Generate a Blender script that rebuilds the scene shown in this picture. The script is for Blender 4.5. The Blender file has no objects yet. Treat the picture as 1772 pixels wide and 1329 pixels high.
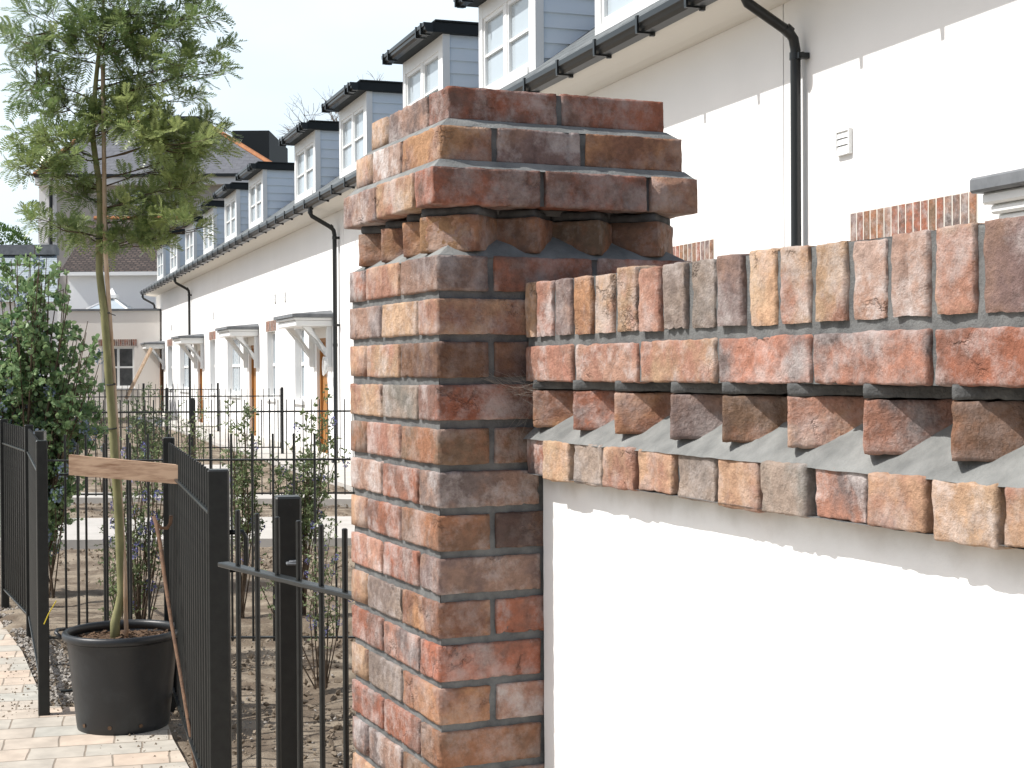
import bpy, math, random
from mathutils import Vector, Matrix, noise
import numpy as np
random.seed(7)
sc = bpy.context.scene
R = math.radians
# ------------------------------------------------------------------ camera
EYE = 1.57
FPX = 2571.5
PITCH, ROLL = 0.0103, 0.0056
cam = bpy.data.cameras.new('camera'); camo = bpy.data.objects.new('camera', cam)
sc.collection.objects.link(camo); sc.camera = camo
cam.sensor_width = 36.0; cam.lens = FPX / 1772 * 36.0
cam.clip_start = 0.05; cam.clip_end = 3000
_r0 = Vector((1, 0, 0)); _u0 = Vector((0, math.sin(PITCH), math.cos(PITCH))); _f = Vector((0, math.cos(PITCH), -math.sin(PITCH)))
_c, _s = math.cos(ROLL), math.sin(ROLL)
CR = _r0 * _c - _u0 * _s; CU = _u0 * _c + _r0 * _s
camo.matrix_world = Matrix(((CR.x, CU.x, -_f.x, 0), (CR.y, CU.y, -_f.y, 0), (CR.z, CU.z, -_f.z, EYE), (0, 0, 0, 1)))
def ray(x, y): return CR * ((x - 886) / FPX) - CU * ((y - 664.5) / FPX) + _f
def atY(x, y, Y):                      # survey helper: point of the photo at depth Y
    d = ray(x, y); t = Y / d.y; return Vector((d.x * t, Y, EYE + d.z * t))
def atH(x, y, z=0.0):                  # point of the photo at height z
    d = ray(x, y); t = (z - EYE) / d.z; return Vector((d.x * t, d.y * t, z))
# ------------------------------------------------------------------ light
SUN_AZ, SUN_EL = R(190.5), R(51)         # azimuth ccw from +X
sdir = Vector((math.cos(SUN_EL) * math.cos(SUN_AZ), math.cos(SUN_EL) * math.sin(SUN_AZ), math.sin(SUN_EL)))
sl = bpy.data.lights.new('sun', 'SUN'); sl.energy = 4.3; sl.angle = R(0.55); sl.color = (1, .97, .93)
so = bpy.data.objects.new('sun', sl); sc.collection.objects.link(so); so.rotation_euler = sdir.to_track_quat('Z', 'Y').to_euler(); so.location = (-20, 0, 30)
w = bpy.data.worlds.new('World'); sc.world = w; w.use_nodes = True
nt = w.node_tree; bg = nt.nodes['Background']
sky = nt.nodes.new('ShaderNodeTexSky'); sky.sky_type = 'NISHITA'; sky.sun_disc = False
sky.sun_elevation = SUN_EL; sky.sun_rotation = R(90) - SUN_AZ; sky.dust_density = 3.0; sky.air_density = 1.0; sky.ozone_density = 1.0
tc = nt.nodes.new('ShaderNodeTexCoord'); mp = nt.nodes.new('ShaderNodeMapping'); mp.inputs['Scale'].default_value = (1, 1, 2.6)
cn = nt.nodes.new('ShaderNodeTexNoise'); cn.inputs['Scale'].default_value = 2.3; cn.inputs['Detail'].default_value = 5; cn.inputs['Roughness'].default_value = .5
cr = nt.nodes.new('ShaderNodeValToRGB'); cr.color_ramp.elements[0].position = .36; cr.color_ramp.elements[1].position = .62
cr.color_ramp.elements[0].color = (.78, .78, .78, 1); cr.color_ramp.elements[1].color = (1, 1, 1, 1)
mx = nt.nodes.new('ShaderNodeMix'); mx.data_type = 'RGBA'; mx.inputs['B'].default_value = (7.5, 8.6, 9.4, 1)
L = nt.links.new
L(tc.outputs['Generated'], mp.inputs[0]); L(mp.outputs[0], cn.inputs['Vector']); L(cn.outputs['Fac'], cr.inputs[0]); pass
sep = nt.nodes.new('ShaderNodeSeparateXYZ'); L(tc.outputs['Generated'], sep.inputs[0])
m1 = nt.nodes.new('ShaderNodeMapRange'); m1.interpolation_type = 'SMOOTHSTEP'; m1.inputs[1].default_value = .38; m1.inputs[2].default_value = .75; m1.inputs[3].default_value = 1; m1.inputs[4].default_value = .12; L(sep.outputs['Z'], m1.inputs[0])
m2 = nt.nodes.new('ShaderNodeMapRange'); m2.interpolation_type = 'SMOOTHSTEP'; m2.inputs[1].default_value = -.1; m2.inputs[2].default_value = .55; m2.inputs[3].default_value = .18; m2.inputs[4].default_value = 1; L(sep.outputs['Y'], m2.inputs[0])
mm1 = nt.nodes.new('ShaderNodeMath'); mm1.operation = 'MULTIPLY'; L(m1.outputs[0], mm1.inputs[0]); L(m2.outputs[0], mm1.inputs[1])
mm2 = nt.nodes.new('ShaderNodeMath'); mm2.operation = 'MULTIPLY'; L(mm1.outputs[0], mm2.inputs[0]); L(cr.outputs[0], mm2.inputs[1]); L(mm2.outputs[0], mx.inputs['Factor'])
L(sky.outputs[0], mx.inputs['A']); L(mx.outputs['Result'], bg.inputs['Color']); bg.inputs['Strength'].default_value = 0.104
sc.view_settings.view_transform = 'Standard'; sc.view_settings.look = 'None'; sc.view_settings.exposure = 0.34; sc.view_settings.gamma = 1
sc.cycles.max_bounces = 6; sc.cycles.diffuse_bounces = 3; sc.cycles.transparent_max_bounces = 8

# ------------------------------------------------------------------ materials
def mat(name, col, rough=.8, col2=None, scale=8, bump=0, bscale=60, detail=6, spec=.3, metal=0, lo=.35, hi=.65, stretch=None, trans=0, coat=0):
    m = bpy.data.materials.new(name); m.use_nodes = True; n = m.node_tree.nodes; l = m.node_tree.links.new
    b = n['Principled BSDF']; b.inputs['Roughness'].default_value = rough; b.inputs['Base Color'].default_value = (*col, 1)
    b.inputs['Specular IOR Level'].default_value = spec; b.inputs['Metallic'].default_value = metal
    if coat: b.inputs['Coat Weight'].default_value = coat
    t = n.new('ShaderNodeTexCoord'); vec = t.outputs['Object']
    if stretch:
        mpn = n.new('ShaderNodeMapping'); mpn.inputs['Scale'].default_value = stretch; l(vec, mpn.inputs[0]); vec = mpn.outputs[0]
    if col2 is not None:
        ns = n.new('ShaderNodeTexNoise'); ns.inputs['Scale'].default_value = scale; ns.inputs['Detail'].default_value = detail; ns.inputs['Roughness'].default_value = .6
        l(vec, ns.inputs['Vector']); r = n.new('ShaderNodeValToRGB'); l(ns.outputs['Fac'], r.inputs[0])
        r.color_ramp.elements[0].position = lo; r.color_ramp.elements[1].position = hi
        r.color_ramp.elements[0].color = (*col, 1); r.color_ramp.elements[1].color = (*col2, 1); l(r.outputs[0], b.inputs['Base Color'])
    if bump:
        nb = n.new('ShaderNodeTexNoise'); nb.inputs['Scale'].default_value = bscale; nb.inputs['Detail'].default_value = 8; nb.inputs['Roughness'].default_value = .65
        l(vec, nb.inputs['Vector']); bp = n.new('ShaderNodeBump'); bp.inputs['Strength'].default_value = 1; bp.inputs['Distance'].default_value = bump
        l(nb.outputs['Fac'], bp.inputs['Height']); l(bp.outputs[0], b.inputs['Normal'])
    return m
M = {}
M['mortar'] = mat('mortar', (.10, .103, .103), .95, (.18, .184, .18), 26, .0025, 230)
M['mortar_pale'] = mat('mortar_pale', (.15, .155, .15), .95, (.25, .255, .245), 16, .0025, 200)
M['mortar_shaded'] = mat('mortar_shaded', (.055, .056, .058), .95, (.11, .112, .112), 30, .003, 200)  # mortar above the pillar teeth, with the shade under the cap painted in
M['white_render'] = mat('white_render', (.79, .795, .79), .9, (.84, .845, .835), 2.2, .0007, 260)
M['far_render'] = mat('far_render', (.82, .815, .80), .9, (.87, .865, .85), .6, .001, 90)
M['cream_render'] = mat('cream_render', (.80, .75, .69), .9, (.84, .80, .74), .8)
M['beige_render'] = mat('beige_render', (.45, .42, .39), .9, (.5, .47, .43), .5)
M['cottage_render'] = mat('cottage_render', (.84, .85, .85), .9, (.87, .875, .87), 1)
M['soffit'] = mat('soffit_paint', (.66, .63, .57), .7)
M['white_paint'] = mat('white_paint', (.78, .79, .78), .45)
M['cladding'] = mat('cladding_paint', (.68, .76, .83), .6, (.72, .79, .85), 3)
M['black_plastic'] = mat('black_plastic', (.009, .0105, .011), .33, spec=.5)
M['black_paint'] = mat('black_paint', (.009, .0105, .0105), .36, (.016, .018, .017), 30, spec=.42)
M['roof_felt'] = mat('roof_felt', (.018, .022, .024), .7)
M['lead'] = mat('lead_sheet', (.13, .14, .15), .6, (.2, .21, .22), 6)
M['pot'] = mat('pot_plastic', (.014, .016, .018), .42, (.028, .031, .034), 9, .0006, 50, spec=.5, lo=.5, hi=.8)
M['door_wood'] = mat('door_wood', (.30, .13, .035), .45, (.42, .2, .06), 5, stretch=(8, 8, 1))
M['plank'] = mat('plank_wood', (.5, .345, .235), .8, (.2, .105, .06), 6, .0012, 120, stretch=(1.2, 8, 10), lo=.42, hi=.72)
M['stake'] = mat('stake_wood', (.58, .46, .35), .8, (.38, .25, .15), 14, stretch=(3, 3, .6))
M['rust'] = mat('rusty_rod', (.19, .11, .065), .85, (.1, .06, .04), 40, .0008, 200)
M['bark_green'] = mat('bark_green', (.25, .24, .115), .7, (.15, .15, .07), 16, .001, 90, stretch=(1, 1, .5))
M['bark_brown'] = mat('bark_brown', (.12, .085, .055), .9, (.07, .05, .035), 30)
M['twig'] = mat('twig_bark', (.2, .16, .13), .9)
M['yellow'] = mat('yellow_string', (.7, .55, .05), .6)
M['tie'] = mat('rubber_tie', (.03, .03, .03), .6)
M['web'] = mat('web_silk', (.32, .29, .25), .6)
M['compost'] = mat('compost', (.07, .045, .03), 1, (.16, .1, .06), 45, .006, 90)
M['stone'] = mat('stones', (.26, .235, .205), .9, (.38, .355, .32), 12, .002, 90)
M['clod'] = mat('clods', (.15, .115, .08), .95, (.25, .205, .155), 9, .003, 90)
M['path'] = mat('pale_path', (.40, .385, .355), .9, (.47, .45, .42), 3, .001, 90)
M['glass'] = mat('window_glass', (.42, .48, .52), .1, spec=.6)
M['glass_dark'] = mat('dark_glass', (.035, .04, .042), .06, (.09, .095, .1), 3, spec=.8)
M['curtain'] = mat('net_curtain', (.52, .54, .54), .9, (.62, .63, .63), 4, stretch=(9, 9, .3))
def leafmat(name, a, b, rough=.5, var=.5, trans=.25):
    m = bpy.data.materials.new(name); m.use_nodes = True; n = m.node_tree.nodes; l = m.node_tree.links.new
    bs = n['Principled BSDF']; bs.inputs['Roughness'].default_value = rough; bs.inputs['Specular IOR Level'].default_value = .4
    at = n.new('ShaderNodeAttribute'); at.attribute_name = 'lv'
    mixn = n.new('ShaderNodeMix'); mixn.data_type = 'RGBA'; mixn.inputs['A'].default_value = (*a, 1); mixn.inputs['B'].default_value = (*b, 1)
    l(at.outputs['Fac'], mixn.inputs['Factor']); l(mixn.outputs['Result'], bs.inputs['Base Color'])
    tr = n.new('ShaderNodeBsdfTranslucent'); l(mixn.outputs['Result'], tr.inputs['Color']); ms = n.new('ShaderNodeMixShader'); ms.inputs[0].default_value = trans
    l(bs.outputs[0], ms.inputs[1]); l(tr.outputs[0], ms.inputs[2]); l(ms.outputs[0], n['Material Output'].inputs[0]); return m
M['mimosa'] = leafmat('mimosa_leaf', (.09, .165, .06), (.37, .43, .17), .3, trans=.38)
M['ceanothus'] = leafmat('shrub_leaf', (.12, .215, .10), (.38, .50, .24), .35, trans=.42)
M['smallleaf'] = leafmat('small_leaf', (.11, .16, .07), (.30, .36, .17), .45)
M['silverleaf'] = leafmat('silver_leaf', (.09, .14, .07), (.2, .26, .13), .6)
M['flower'] = leafmat('blue_flower', (.11, .115, .3), (.27, .27, .5), .7)
M['paleflower'] = leafmat('pale_blue_flower', (.2, .26, .36), (.3, .36, .45), .7)
M['tree_leaf'] = leafmat('tree_leaf', (.05, .11, .03), (.14, .24, .06), .6)

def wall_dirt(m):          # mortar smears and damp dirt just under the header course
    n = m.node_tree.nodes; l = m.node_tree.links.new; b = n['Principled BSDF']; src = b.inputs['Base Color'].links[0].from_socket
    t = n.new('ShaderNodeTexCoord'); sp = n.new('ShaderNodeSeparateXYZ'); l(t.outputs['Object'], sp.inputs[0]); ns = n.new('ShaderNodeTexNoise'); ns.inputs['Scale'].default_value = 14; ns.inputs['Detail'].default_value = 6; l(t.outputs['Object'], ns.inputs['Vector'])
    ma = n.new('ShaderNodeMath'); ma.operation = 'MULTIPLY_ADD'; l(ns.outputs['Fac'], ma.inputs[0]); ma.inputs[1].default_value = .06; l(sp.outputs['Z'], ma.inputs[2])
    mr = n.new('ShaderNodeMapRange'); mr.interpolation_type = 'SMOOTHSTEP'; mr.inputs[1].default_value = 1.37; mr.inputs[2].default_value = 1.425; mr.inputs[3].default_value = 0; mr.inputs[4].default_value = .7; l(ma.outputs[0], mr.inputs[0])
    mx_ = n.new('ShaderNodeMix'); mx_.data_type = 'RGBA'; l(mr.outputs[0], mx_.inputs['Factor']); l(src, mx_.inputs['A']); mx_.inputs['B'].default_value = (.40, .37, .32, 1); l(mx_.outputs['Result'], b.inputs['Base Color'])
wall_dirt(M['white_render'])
def brick_material(name, gen=False):
    m = bpy.data.materials.new(name); m.use_nodes = True; n = m.node_tree.nodes; l = m.node_tree.links.new
    b = n['Principled BSDF']; b.inputs['Roughness'].default_value = .88; b.inputs['Specular IOR Level'].default_value = .25
    t = n.new('ShaderNodeTexCoord')
    c1 = n.new('ShaderNodeAttribute'); c1.attribute_name = 'c1'; c2 = n.new('ShaderNodeAttribute'); c2.attribute_name = 'c2'
    def nz(scale, detail=4, rough=.6, ty=None, off=0):
        x = n.new('ShaderNodeTexNoise'); x.inputs['Scale'].default_value = scale; x.inputs['Detail'].default_value = detail; x.inputs['Roughness'].default_value = rough
        if ty: x.noise_type = ty
        v = n.new('ShaderNodeVectorMath'); v.operation = 'ADD'; v.inputs[1].default_value = (off, off * 1.7, off * .3); l(t.outputs['Object'], v.inputs[0])
        v2 = n.new('ShaderNodeVectorMath'); v2.operation = 'MULTIPLY_ADD'; l(c2.outputs['Alpha'], v2.inputs[0]); v2.inputs[1].default_value = (9, 7, 5); l(v.outputs[0], v2.inputs[2])
        l(v2.outputs[0], x.inputs['Vector']); return x
    def ramp(src, p0, p1, v0=0, v1=1):
        r = n.new('ShaderNodeMapRange'); r.inputs[1].default_value = p0; r.inputs[2].default_value = p1; r.inputs[3].default_value = v0; r.inputs[4].default_value = v1
        l(src, r.inputs[0]); return r.outputs[0]
    def mix(f, a, bb, mode='MIX'):
        x = n.new('ShaderNodeMix'); x.data_type = 'RGBA'; x.blend_type = mode
        for nm, v in (('Factor', f), ('A', a), ('B', bb)):
            if isinstance(v, (int, float)): x.inputs[nm].default_value = v
            elif isinstance(v, tuple): x.inputs[nm].default_value = (*v, 1)
            else: l(v, x.inputs[nm])
        return x.outputs['Result']
    a = ramp(nz(8, 6, .62).outputs['Fac'], .44, .58)
    col = mix(a, c1.outputs['Color'], c2.outputs['Color'])
    fine = ramp(nz(55, 6, .7, off=3).outputs['Fac'], .3, .7, .72, 1.27)
    gs = n.new('ShaderNodeCombineColor'); [l(fine, gs.inputs[i]) for i in range(3)]
    col = mix(1.0, col, gs.outputs[0], 'MULTIPLY')
    # scorched flashes
    col = mix(ramp(nz(13, 6, .65, off=9).outputs['Fac'], .56, .68, 0, .5), col, (.105, .078, .07))
    # lime bloom
    bl = n.new('ShaderNodeMath'); bl.operation = 'MULTIPLY'; l(c1.outputs['Alpha'], bl.inputs[0]); l(ramp(nz(13, 7, .72, off=5).outputs['Fac'], .46, .64), bl.inputs[1])
    col = mix(bl.outputs[0], col, (.62, .57, .55))
    # pits
    pit = ramp(nz(110, 5, .7, off=2).outputs['Fac'], .70, .76)
    col = mix(pit, col, (.07, .05, .04))
    l(col, b.inputs['Base Color'])
    vo = n.new('ShaderNodeTexVoronoi'); vo.feature = 'DISTANCE_TO_EDGE'; vo.inputs['Scale'].default_value = 11
    wn_ = nz(9, 6, .7, off=6); wv_ = n.new('ShaderNodeVectorMath'); wv_.operation = 'MULTIPLY_ADD'; l(wn_.outputs['Color'], wv_.inputs[0]); wv_.inputs[1].default_value = (.14, .14, .14); l(t.outputs['Object'], wv_.inputs[2]); l(wv_.outputs[0], vo.inputs['Vector'])
    ck = n.new('ShaderNodeMath'); ck.operation = 'MULTIPLY'; l(ramp(vo.outputs['Distance'], .0, .06, 1, 0), ck.inputs[0]); l(ramp(nz(8, 2, .5, off=12).outputs['Fac'], .6, .66), ck.inputs[1]); ck = ck.outputs[0]
    col = mix(ramp(ck, .4, 1, 0, .32), col, (.09, .065, .055)); l(col, b.inputs['Base Color'])
    h1 = nz(70, 8, .7, off=1).outputs['Fac']; h2 = nz(20, 4, .6, 'RIDGED_MULTIFRACTAL', off=4).outputs['Fac']; h3 = nz(300, 3, .6).outputs['Fac']
    def madd(a_, k, c_):
        x = n.new('ShaderNodeMath'); x.operation = 'MULTIPLY_ADD'; l(a_, x.inputs[0]); x.inputs[1].default_value = k
        if isinstance(c_, (int, float)): x.inputs[2].default_value = c_
        else: l(c_, x.inputs[2])
        return x.outputs[0]
    hh = madd(ck, -.45, madd(h3, .14, madd(h2, -.32, madd(h1, .85, madd(pit, -.45, 0)))))
    bp = n.new('ShaderNodeBump'); bp.inputs['Strength'].default_value = 1; bp.inputs['Distance'].default_value = .009
    l(hh, bp.inputs['Height']); l(bp.outputs[0], b.inputs['Normal'])
    return m
M['brick'] = brick_material('handmade_brick')
def pattern_mat(name, c1, c2, cm, sx, sy, mortar=.02, bump=.01, offs=.5, rough=.85, coord='Object', rot=(0, 0, 0), noise_c=None):
    m = bpy.data.materials.new(name); m.use_nodes = True; n = m.node_tree.nodes; l = m.node_tree.links.new; b = n['Principled BSDF']; b.inputs['Roughness'].default_value = rough
    t = n.new('ShaderNodeTexCoord'); mpn = n.new('ShaderNodeMapping'); mpn.inputs['Rotation'].default_value = rot; l(t.outputs[coord], mpn.inputs[0])
    wob = n.new('ShaderNodeTexNoise'); wob.inputs['Scale'].default_value = 3 / sy * .25; wob.inputs['Detail'].default_value = 3
    wv = n.new('ShaderNodeVectorMath'); wv.operation = 'MULTIPLY_ADD'; l(mpn.outputs[0], wob.inputs['Vector']); l(wob.outputs['Color'], wv.inputs[0]); wv.inputs[1].default_value = (sy * .12,) * 3; l(mpn.outputs[0], wv.inputs[2])
    k = n.new('ShaderNodeTexBrick'); l(wv.outputs[0], k.inputs['Vector']); k.inputs['Scale'].default_value = 1; k.offset = offs
    k.inputs['Brick Width'].default_value = sx; k.inputs['Row Height'].default_value = sy; k.inputs['Mortar Size'].default_value = mortar * sy; k.inputs['Mortar Smooth'].default_value = .3
    k.inputs['Color1'].default_value = (*c1, 1); k.inputs['Color2'].default_value = (*c2, 1); k.inputs['Mortar'].default_value = (*cm, 1)
    ns = n.new('ShaderNodeTexNoise'); ns.inputs['Scale'].default_value = 3 / sy * .6; ns.inputs['Detail'].default_value = 8; l(mpn.outputs[0], ns.inputs['Vector'])
    mr = n.new('ShaderNodeMapRange'); mr.inputs[1].default_value = .25; mr.inputs[2].default_value = .75; mr.inputs[3].default_value = .78; mr.inputs[4].default_value = 1.2; l(ns.outputs['Fac'], mr.inputs[0])
    mm = n.new('ShaderNodeVectorMath'); mm.operation = 'SCALE'; l(k.outputs['Color'], mm.inputs[0]); l(mr.outputs[0], mm.inputs['Scale']); l(mm.outputs[0], b.inputs['Base Color'])
    ad = n.new('ShaderNodeMath'); ad.operation = 'MULTIPLY_ADD'; l(k.outputs['Fac'], ad.inputs[0]); ad.inputs[1].default_value = -1; l(ns.outputs['Fac'], ad.inputs[2])
    bp = n.new('ShaderNodeBump'); bp.inputs['Distance'].default_value = bump; l(ad.outputs[0], bp.inputs['Height']); l(bp.outputs[0], b.inputs['Normal']); return m
M['paving'] = pattern_mat('block_paving', (.50, .405, .32), (.40, .39, .345), (.25, .21, .165), .225, .19, .022, .0035, rot=(0, 0, R(-14)))
M['slate'] = pattern_mat('slate_tiles', (.10, .115, .12), (.15, .165, .17), (.04, .04, .045), .3, .2, .05, .012)
M['far_slate'] = pattern_mat('far_slate', (.115, .12, .135), (.135, .14, .155), (.09, .095, .105), .5, .35, .05, .0)
M['pale_slate'] = pattern_mat('pale_slate', (.29, .34, .37), (.33, .375, .40), (.2, .24, .27), .28, .15, .1, .0)
M['brown_tile'] = pattern_mat('brown_tiles', (.05, .036, .031), (.115, .085, .072), (.022, .017, .015), .22, .15, .2, .015)
M['ridge_tile'] = mat('orange_ridge_tile', (.4, .17, .07), .8, (.3, .13, .06), 4)

# ------------------------------------------------------------------ mesh tools
COL = sc.collection
class MB:
    def __init__(s): s.v = []; s.f = []; s.c1 = []; s.c2 = []; s.lv = []
    def add(s, vs, fs, lv=None):
        b = len(s.v); s.v.extend([tuple(v) for v in vs]); s.f.extend([tuple(i + b for i in f) for f in fs])
        if lv is not None: s.lv.extend([lv] * len(vs))
    def box(s, x0, x1, y0, y1, z0, z1, m=None):
        vs = [Vector((x, y, z)) for x in (x0, x1) for y in (y0, y1) for z in (z0, z1)]
        if m is not None: vs = [m @ v for v in vs]
        s.add(vs, [(0, 1, 3, 2), (4, 6, 7, 5), (0, 4, 5, 1), (2, 3, 7, 6), (0, 2, 6, 4), (1, 5, 7, 3)])
    def bbox(s, x0, x1, y0, y1, z0, z1, b=.004, m=None):      # box with chamfered edges
        bm = []
        P = {}
        vs = []; fs = []
        X = (x0, x1); Y = (y0, y1); Z = (z0, z1)
        for i in range(2):
            for j in range(2):
                for k in range(2):
                    sx, sy, sz = (1, -1)[i], (1, -1)[j], (1, -1)[k]
                    for a in range(3):
                        p = [X[i], Y[j], Z[k]]
                        if a != 0: p[0] += sx * b
                        if a != 1: p[1] += sy * b
                        if a != 2: p[2] += sz * b
                        P[(i, j, k, a)] = len(vs); vs.append(Vector(p))
        for i in range(2):
            fs.append([P[(i, 0, 0, 0)], P[(i, 1, 0, 0)], P[(i, 1, 1, 0)], P[(i, 0, 1, 0)]][::(-1 if i == 0 else 1)])
            fs.append([P[(0, i, 0, 1)], P[(1, i, 0, 1)], P[(1, i, 1, 1)], P[(0, i, 1, 1)]][::(1 if i == 0 else -1)])
            fs.append([P[(0, 0, i, 2)], P[(1, 0, i, 2)], P[(1, 1, i, 2)], P[(0, 1, i, 2)]][::(-1 if i == 0 else 1)])
        for i in range(2):
            for j in range(2):
                fs.append([P[(i, j, 0, 0)], P[(i, j, 1, 0)], P[(i, j, 1, 1)], P[(i, j, 0, 1)]])
                fs.append([P[(i, 0, j, 0)], P[(i, 1, j, 0)], P[(i, 1, j, 2)], P[(i, 0, j, 2)]])
                fs.append([P[(0, i, j, 1)], P[(1, i, j, 1)], P[(1, i, j, 2)], P[(0, i, j, 2)]])
                for k in range(2): fs.append([P[(i, j, k, 0)], P[(i, j, k, 1)], P[(i, j, k, 2)]])
        if m is not None: vs = [m @ v for v in vs]
        s.add(vs, fs)
    def tube(s, pts, rad, n=8, caps=True):
        pts = [Vector(p) for p in pts]; rad = rad if isinstance(rad, (list, tuple)) else [rad] * len(pts)
        vs = []; fs = []; up = None
        for i, p in enumerate(pts):
            d = (pts[min(i + 1, len(pts) - 1)] - pts[max(i - 1, 0)]).normalized()
            if up is None: up = Vector((0, 0, 1)) if abs(d.z) < .9 else Vector((1, 0, 0))
            a = d.cross(up).normalized(); up = a.cross(d).normalized()
            for k in range(n):
                t = 2 * math.pi * k / n; vs.append(p + (a * math.cos(t) + up * math.sin(t)) * rad[i])
        for i in range(len(pts) - 1):
            for k in range(n):
                fs.append((i * n + k, i * n + (k + 1) % n, (i + 1) * n + (k + 1) % n, (i + 1) * n + k))
        if caps: fs.append(tuple(range(n - 1, -1, -1))); fs.append(tuple((len(pts) - 1) * n + k for k in range(n)))
        s.add(vs, fs)
    def grid(s, fn, nu, nv):
        vs = [fn(i / nu, j / nv) for i in range(nu + 1) for j in range(nv + 1)]
        s.add(vs, [(i * (nv + 1) + j, (i + 1) * (nv + 1) + j, (i + 1) * (nv + 1) + j + 1, i * (nv + 1) + j + 1) for i in range(nu) for j in range(nv)])
    def build(s, name, m, parent=None, smooth=False, loc=None):
        me = bpy.data.meshes.new(name); me.from_pydata([tuple(v) for v in s.v], [], s.f); me.materials.append(m)
        if s.c1:
            for nm, dat in (('c1', s.c1), ('c2', s.c2)):
                a = me.attributes.new(nm, 'FLOAT_COLOR', 'POINT'); a.data.foreach_set('color', np.array(dat, dtype=np.float32).ravel())
        if s.lv:
            a = me.attributes.new('lv', 'FLOAT', 'POINT'); a.data.foreach_set('value', np.array(s.lv, dtype=np.float32))
        if smooth:
            me.polygons.foreach_set('use_smooth', [True] * len(me.polygons))
            if smooth == 'auto': me.set_sharp_from_angle(angle=R(35))
        me.update()
        o = bpy.data.objects.new(name, me); COL.objects.link(o)
        if parent is not None: o.parent = parent
        if loc is not None: o.location = loc
        return o
def tag(o, label=None, cat=None, group=None, kind=None):
    if label: o['label'] = label
    if cat: o['category'] = cat
    if group: o['group'] = group
    if kind: o['kind'] = kind
    return o
def empty(name, loc=(0, 0, 0), rz=0):
    o = bpy.data.objects.new(name, None); COL.objects.link(o); o.location = loc; o.rotation_euler = (0, 0, rz); o.empty_display_size = .1; return o
def copy_tree(o, parent=None):
    c = o.copy(); COL.objects.link(c)
    if parent is not None: c.parent = parent
    for ch in [x for x in o.children]: copy_tree(ch, c)
    return c
def nse(x, y, z): return noise.noise(Vector((x, y, z)))

# ------------------------------------------------------------------ bricks
PAL = {'T': ((.42, .27, .175), (.32, .17, .12), .5), 'O': ((.36, .20, .11), (.23, .115, .075), .35), 'R': ((.31, .125, .078), (.21, .125, .10), .5),
       'K': ((.39, .225, .165), (.33, .165, .12), .75), 'P': ((.175, .13, .118), (.29, .185, .14), .55), 'G': ((.21, .175, .15), (.30, .235, .19), .45),
       'B': ((.19, .12, .08), (.29, .14, .08), .35), 'D': ((.09, .06, .05), (.19, .105, .065), .2), 'W': ((.40, .29, .24), (.35, .22, .165), 1.05),
       'M': ((.36, .18, .125), (.17, .13, .12), .7), 'Y': ((.47, .33, .22), (.41, .26, .165), .55)}
def brick(mb, mapf, s0, s1, o0, o1, h0, h1, code='T', res=.006, r=.003, amp=1.0, skip='', ores=None):
    ores = ores or res * 1.6
    nx, ny, nz = max(2, round((s1 - s0) / res)), max(2, round((o1 - o0) / ores)), max(2, round((h1 - h0) / res))
    seed = Vector((random.random() * 50, random.random() * 50, random.random() * 50)); idx = {}; vs = []
    sk = {(0, 0): 's-', (0, 1): 's+', (1, 0): 'o-', (1, 1): 'o+', (2, 0): 'h-', (2, 1): 'h+'}
    ds, do, dh = s1 - s0, o1 - o0, h1 - h0
    lo = (s0 + r, o0 + r, h0 + r); hi = (s1 - r, o1 - r, h1 - r)
    sk1 = random.uniform(-.0015, .0015); tilt = random.uniform(-.012, .012)
    def vert(i, j, k):
        key = (i, j, k)
        q = idx.get(key)
        if q is not None: return q
        p = Vector((s0 + ds * i / nx, o0 + do * j / ny, h0 + dh * k / nz))
        c = Vector((min(max(p.x, lo[0]), hi[0]), min(max(p.y, lo[1]), hi[1]), min(max(p.z, lo[2]), hi[2])))
        nn = p - c; nn = nn.normalized() if nn.length > 1e-9 else Vector((0, 0, 0))
        P = p + seed
        d = .0015 * noise.noise(P * 16) + .0013 * noise.noise(P * 42) + .0012 * noise.noise(P * 95) - .0006
        cz = noise.noise(Vector((P.x * 26, P.y * 26, P.z * 11)))
        d -= .0034 * max(0, .13 - abs(cz)) / .13 * max(0, noise.noise(P * 9 + Vector((7, 1, 3))) * 2.4)
        pos = c + nn * (r + d * amp)
        pos.z += tilt * (pos.x - s0) * .12 + sk1 * .6
        idx[key] = len(vs); vs.append(pos); return idx[key]
    fs = []
    def side(axis, e, na, nb, f):
        if sk[(axis, e)] in skip: return
        for a in range(na):
            for b_ in range(nb):
                q = [vert(*f(a, b_)), vert(*f(a + 1, b_)), vert(*f(a + 1, b_ + 1)), vert(*f(a, b_ + 1))]
                fs.append(q if (e == 1) else q[::-1])
    for e in (0, 1):
        side(0, e, ny, nz, lambda a, b_: (nx * e, a, b_))
        side(1, e, nz, nx, lambda a, b_: (b_, ny * e, a))
        side(2, e, nx, ny, lambda a, b_: (a, b_, nz * e))
    w0 = mapf(Vector((0, 0, 0))); det = (mapf(Vector((1, 0, 0))) - w0).cross(mapf(Vector((0, 1, 0))) - w0).dot(mapf(Vector((0, 0, 1))) - w0)
    base = len(mb.v); mb.v.extend([tuple(mapf(v)) for v in vs])
    mb.f.extend([tuple(base + i for i in (f if det > 0 else f[::-1])) for f in fs])
    A, B, bl = PAL[code]; j = lambda c, k: tuple(max(0, x * k) for x in c)
    kk = random.uniform(.88, 1.12); k2 = random.uniform(.85, 1.15); ht = random.uniform(-.02, .02)
    A = (A[0] * kk + ht, A[1] * kk, A[2] * kk); B = (B[0] * k2, B[1] * k2, B[2] * k2)
    ba = bl * random.uniform(.6, 1.1); rr = random.random()
    mb.c1.extend([(*A, ba)] * len(vs)); mb.c2.extend([(*B, rr)] * len(vs))
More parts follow.
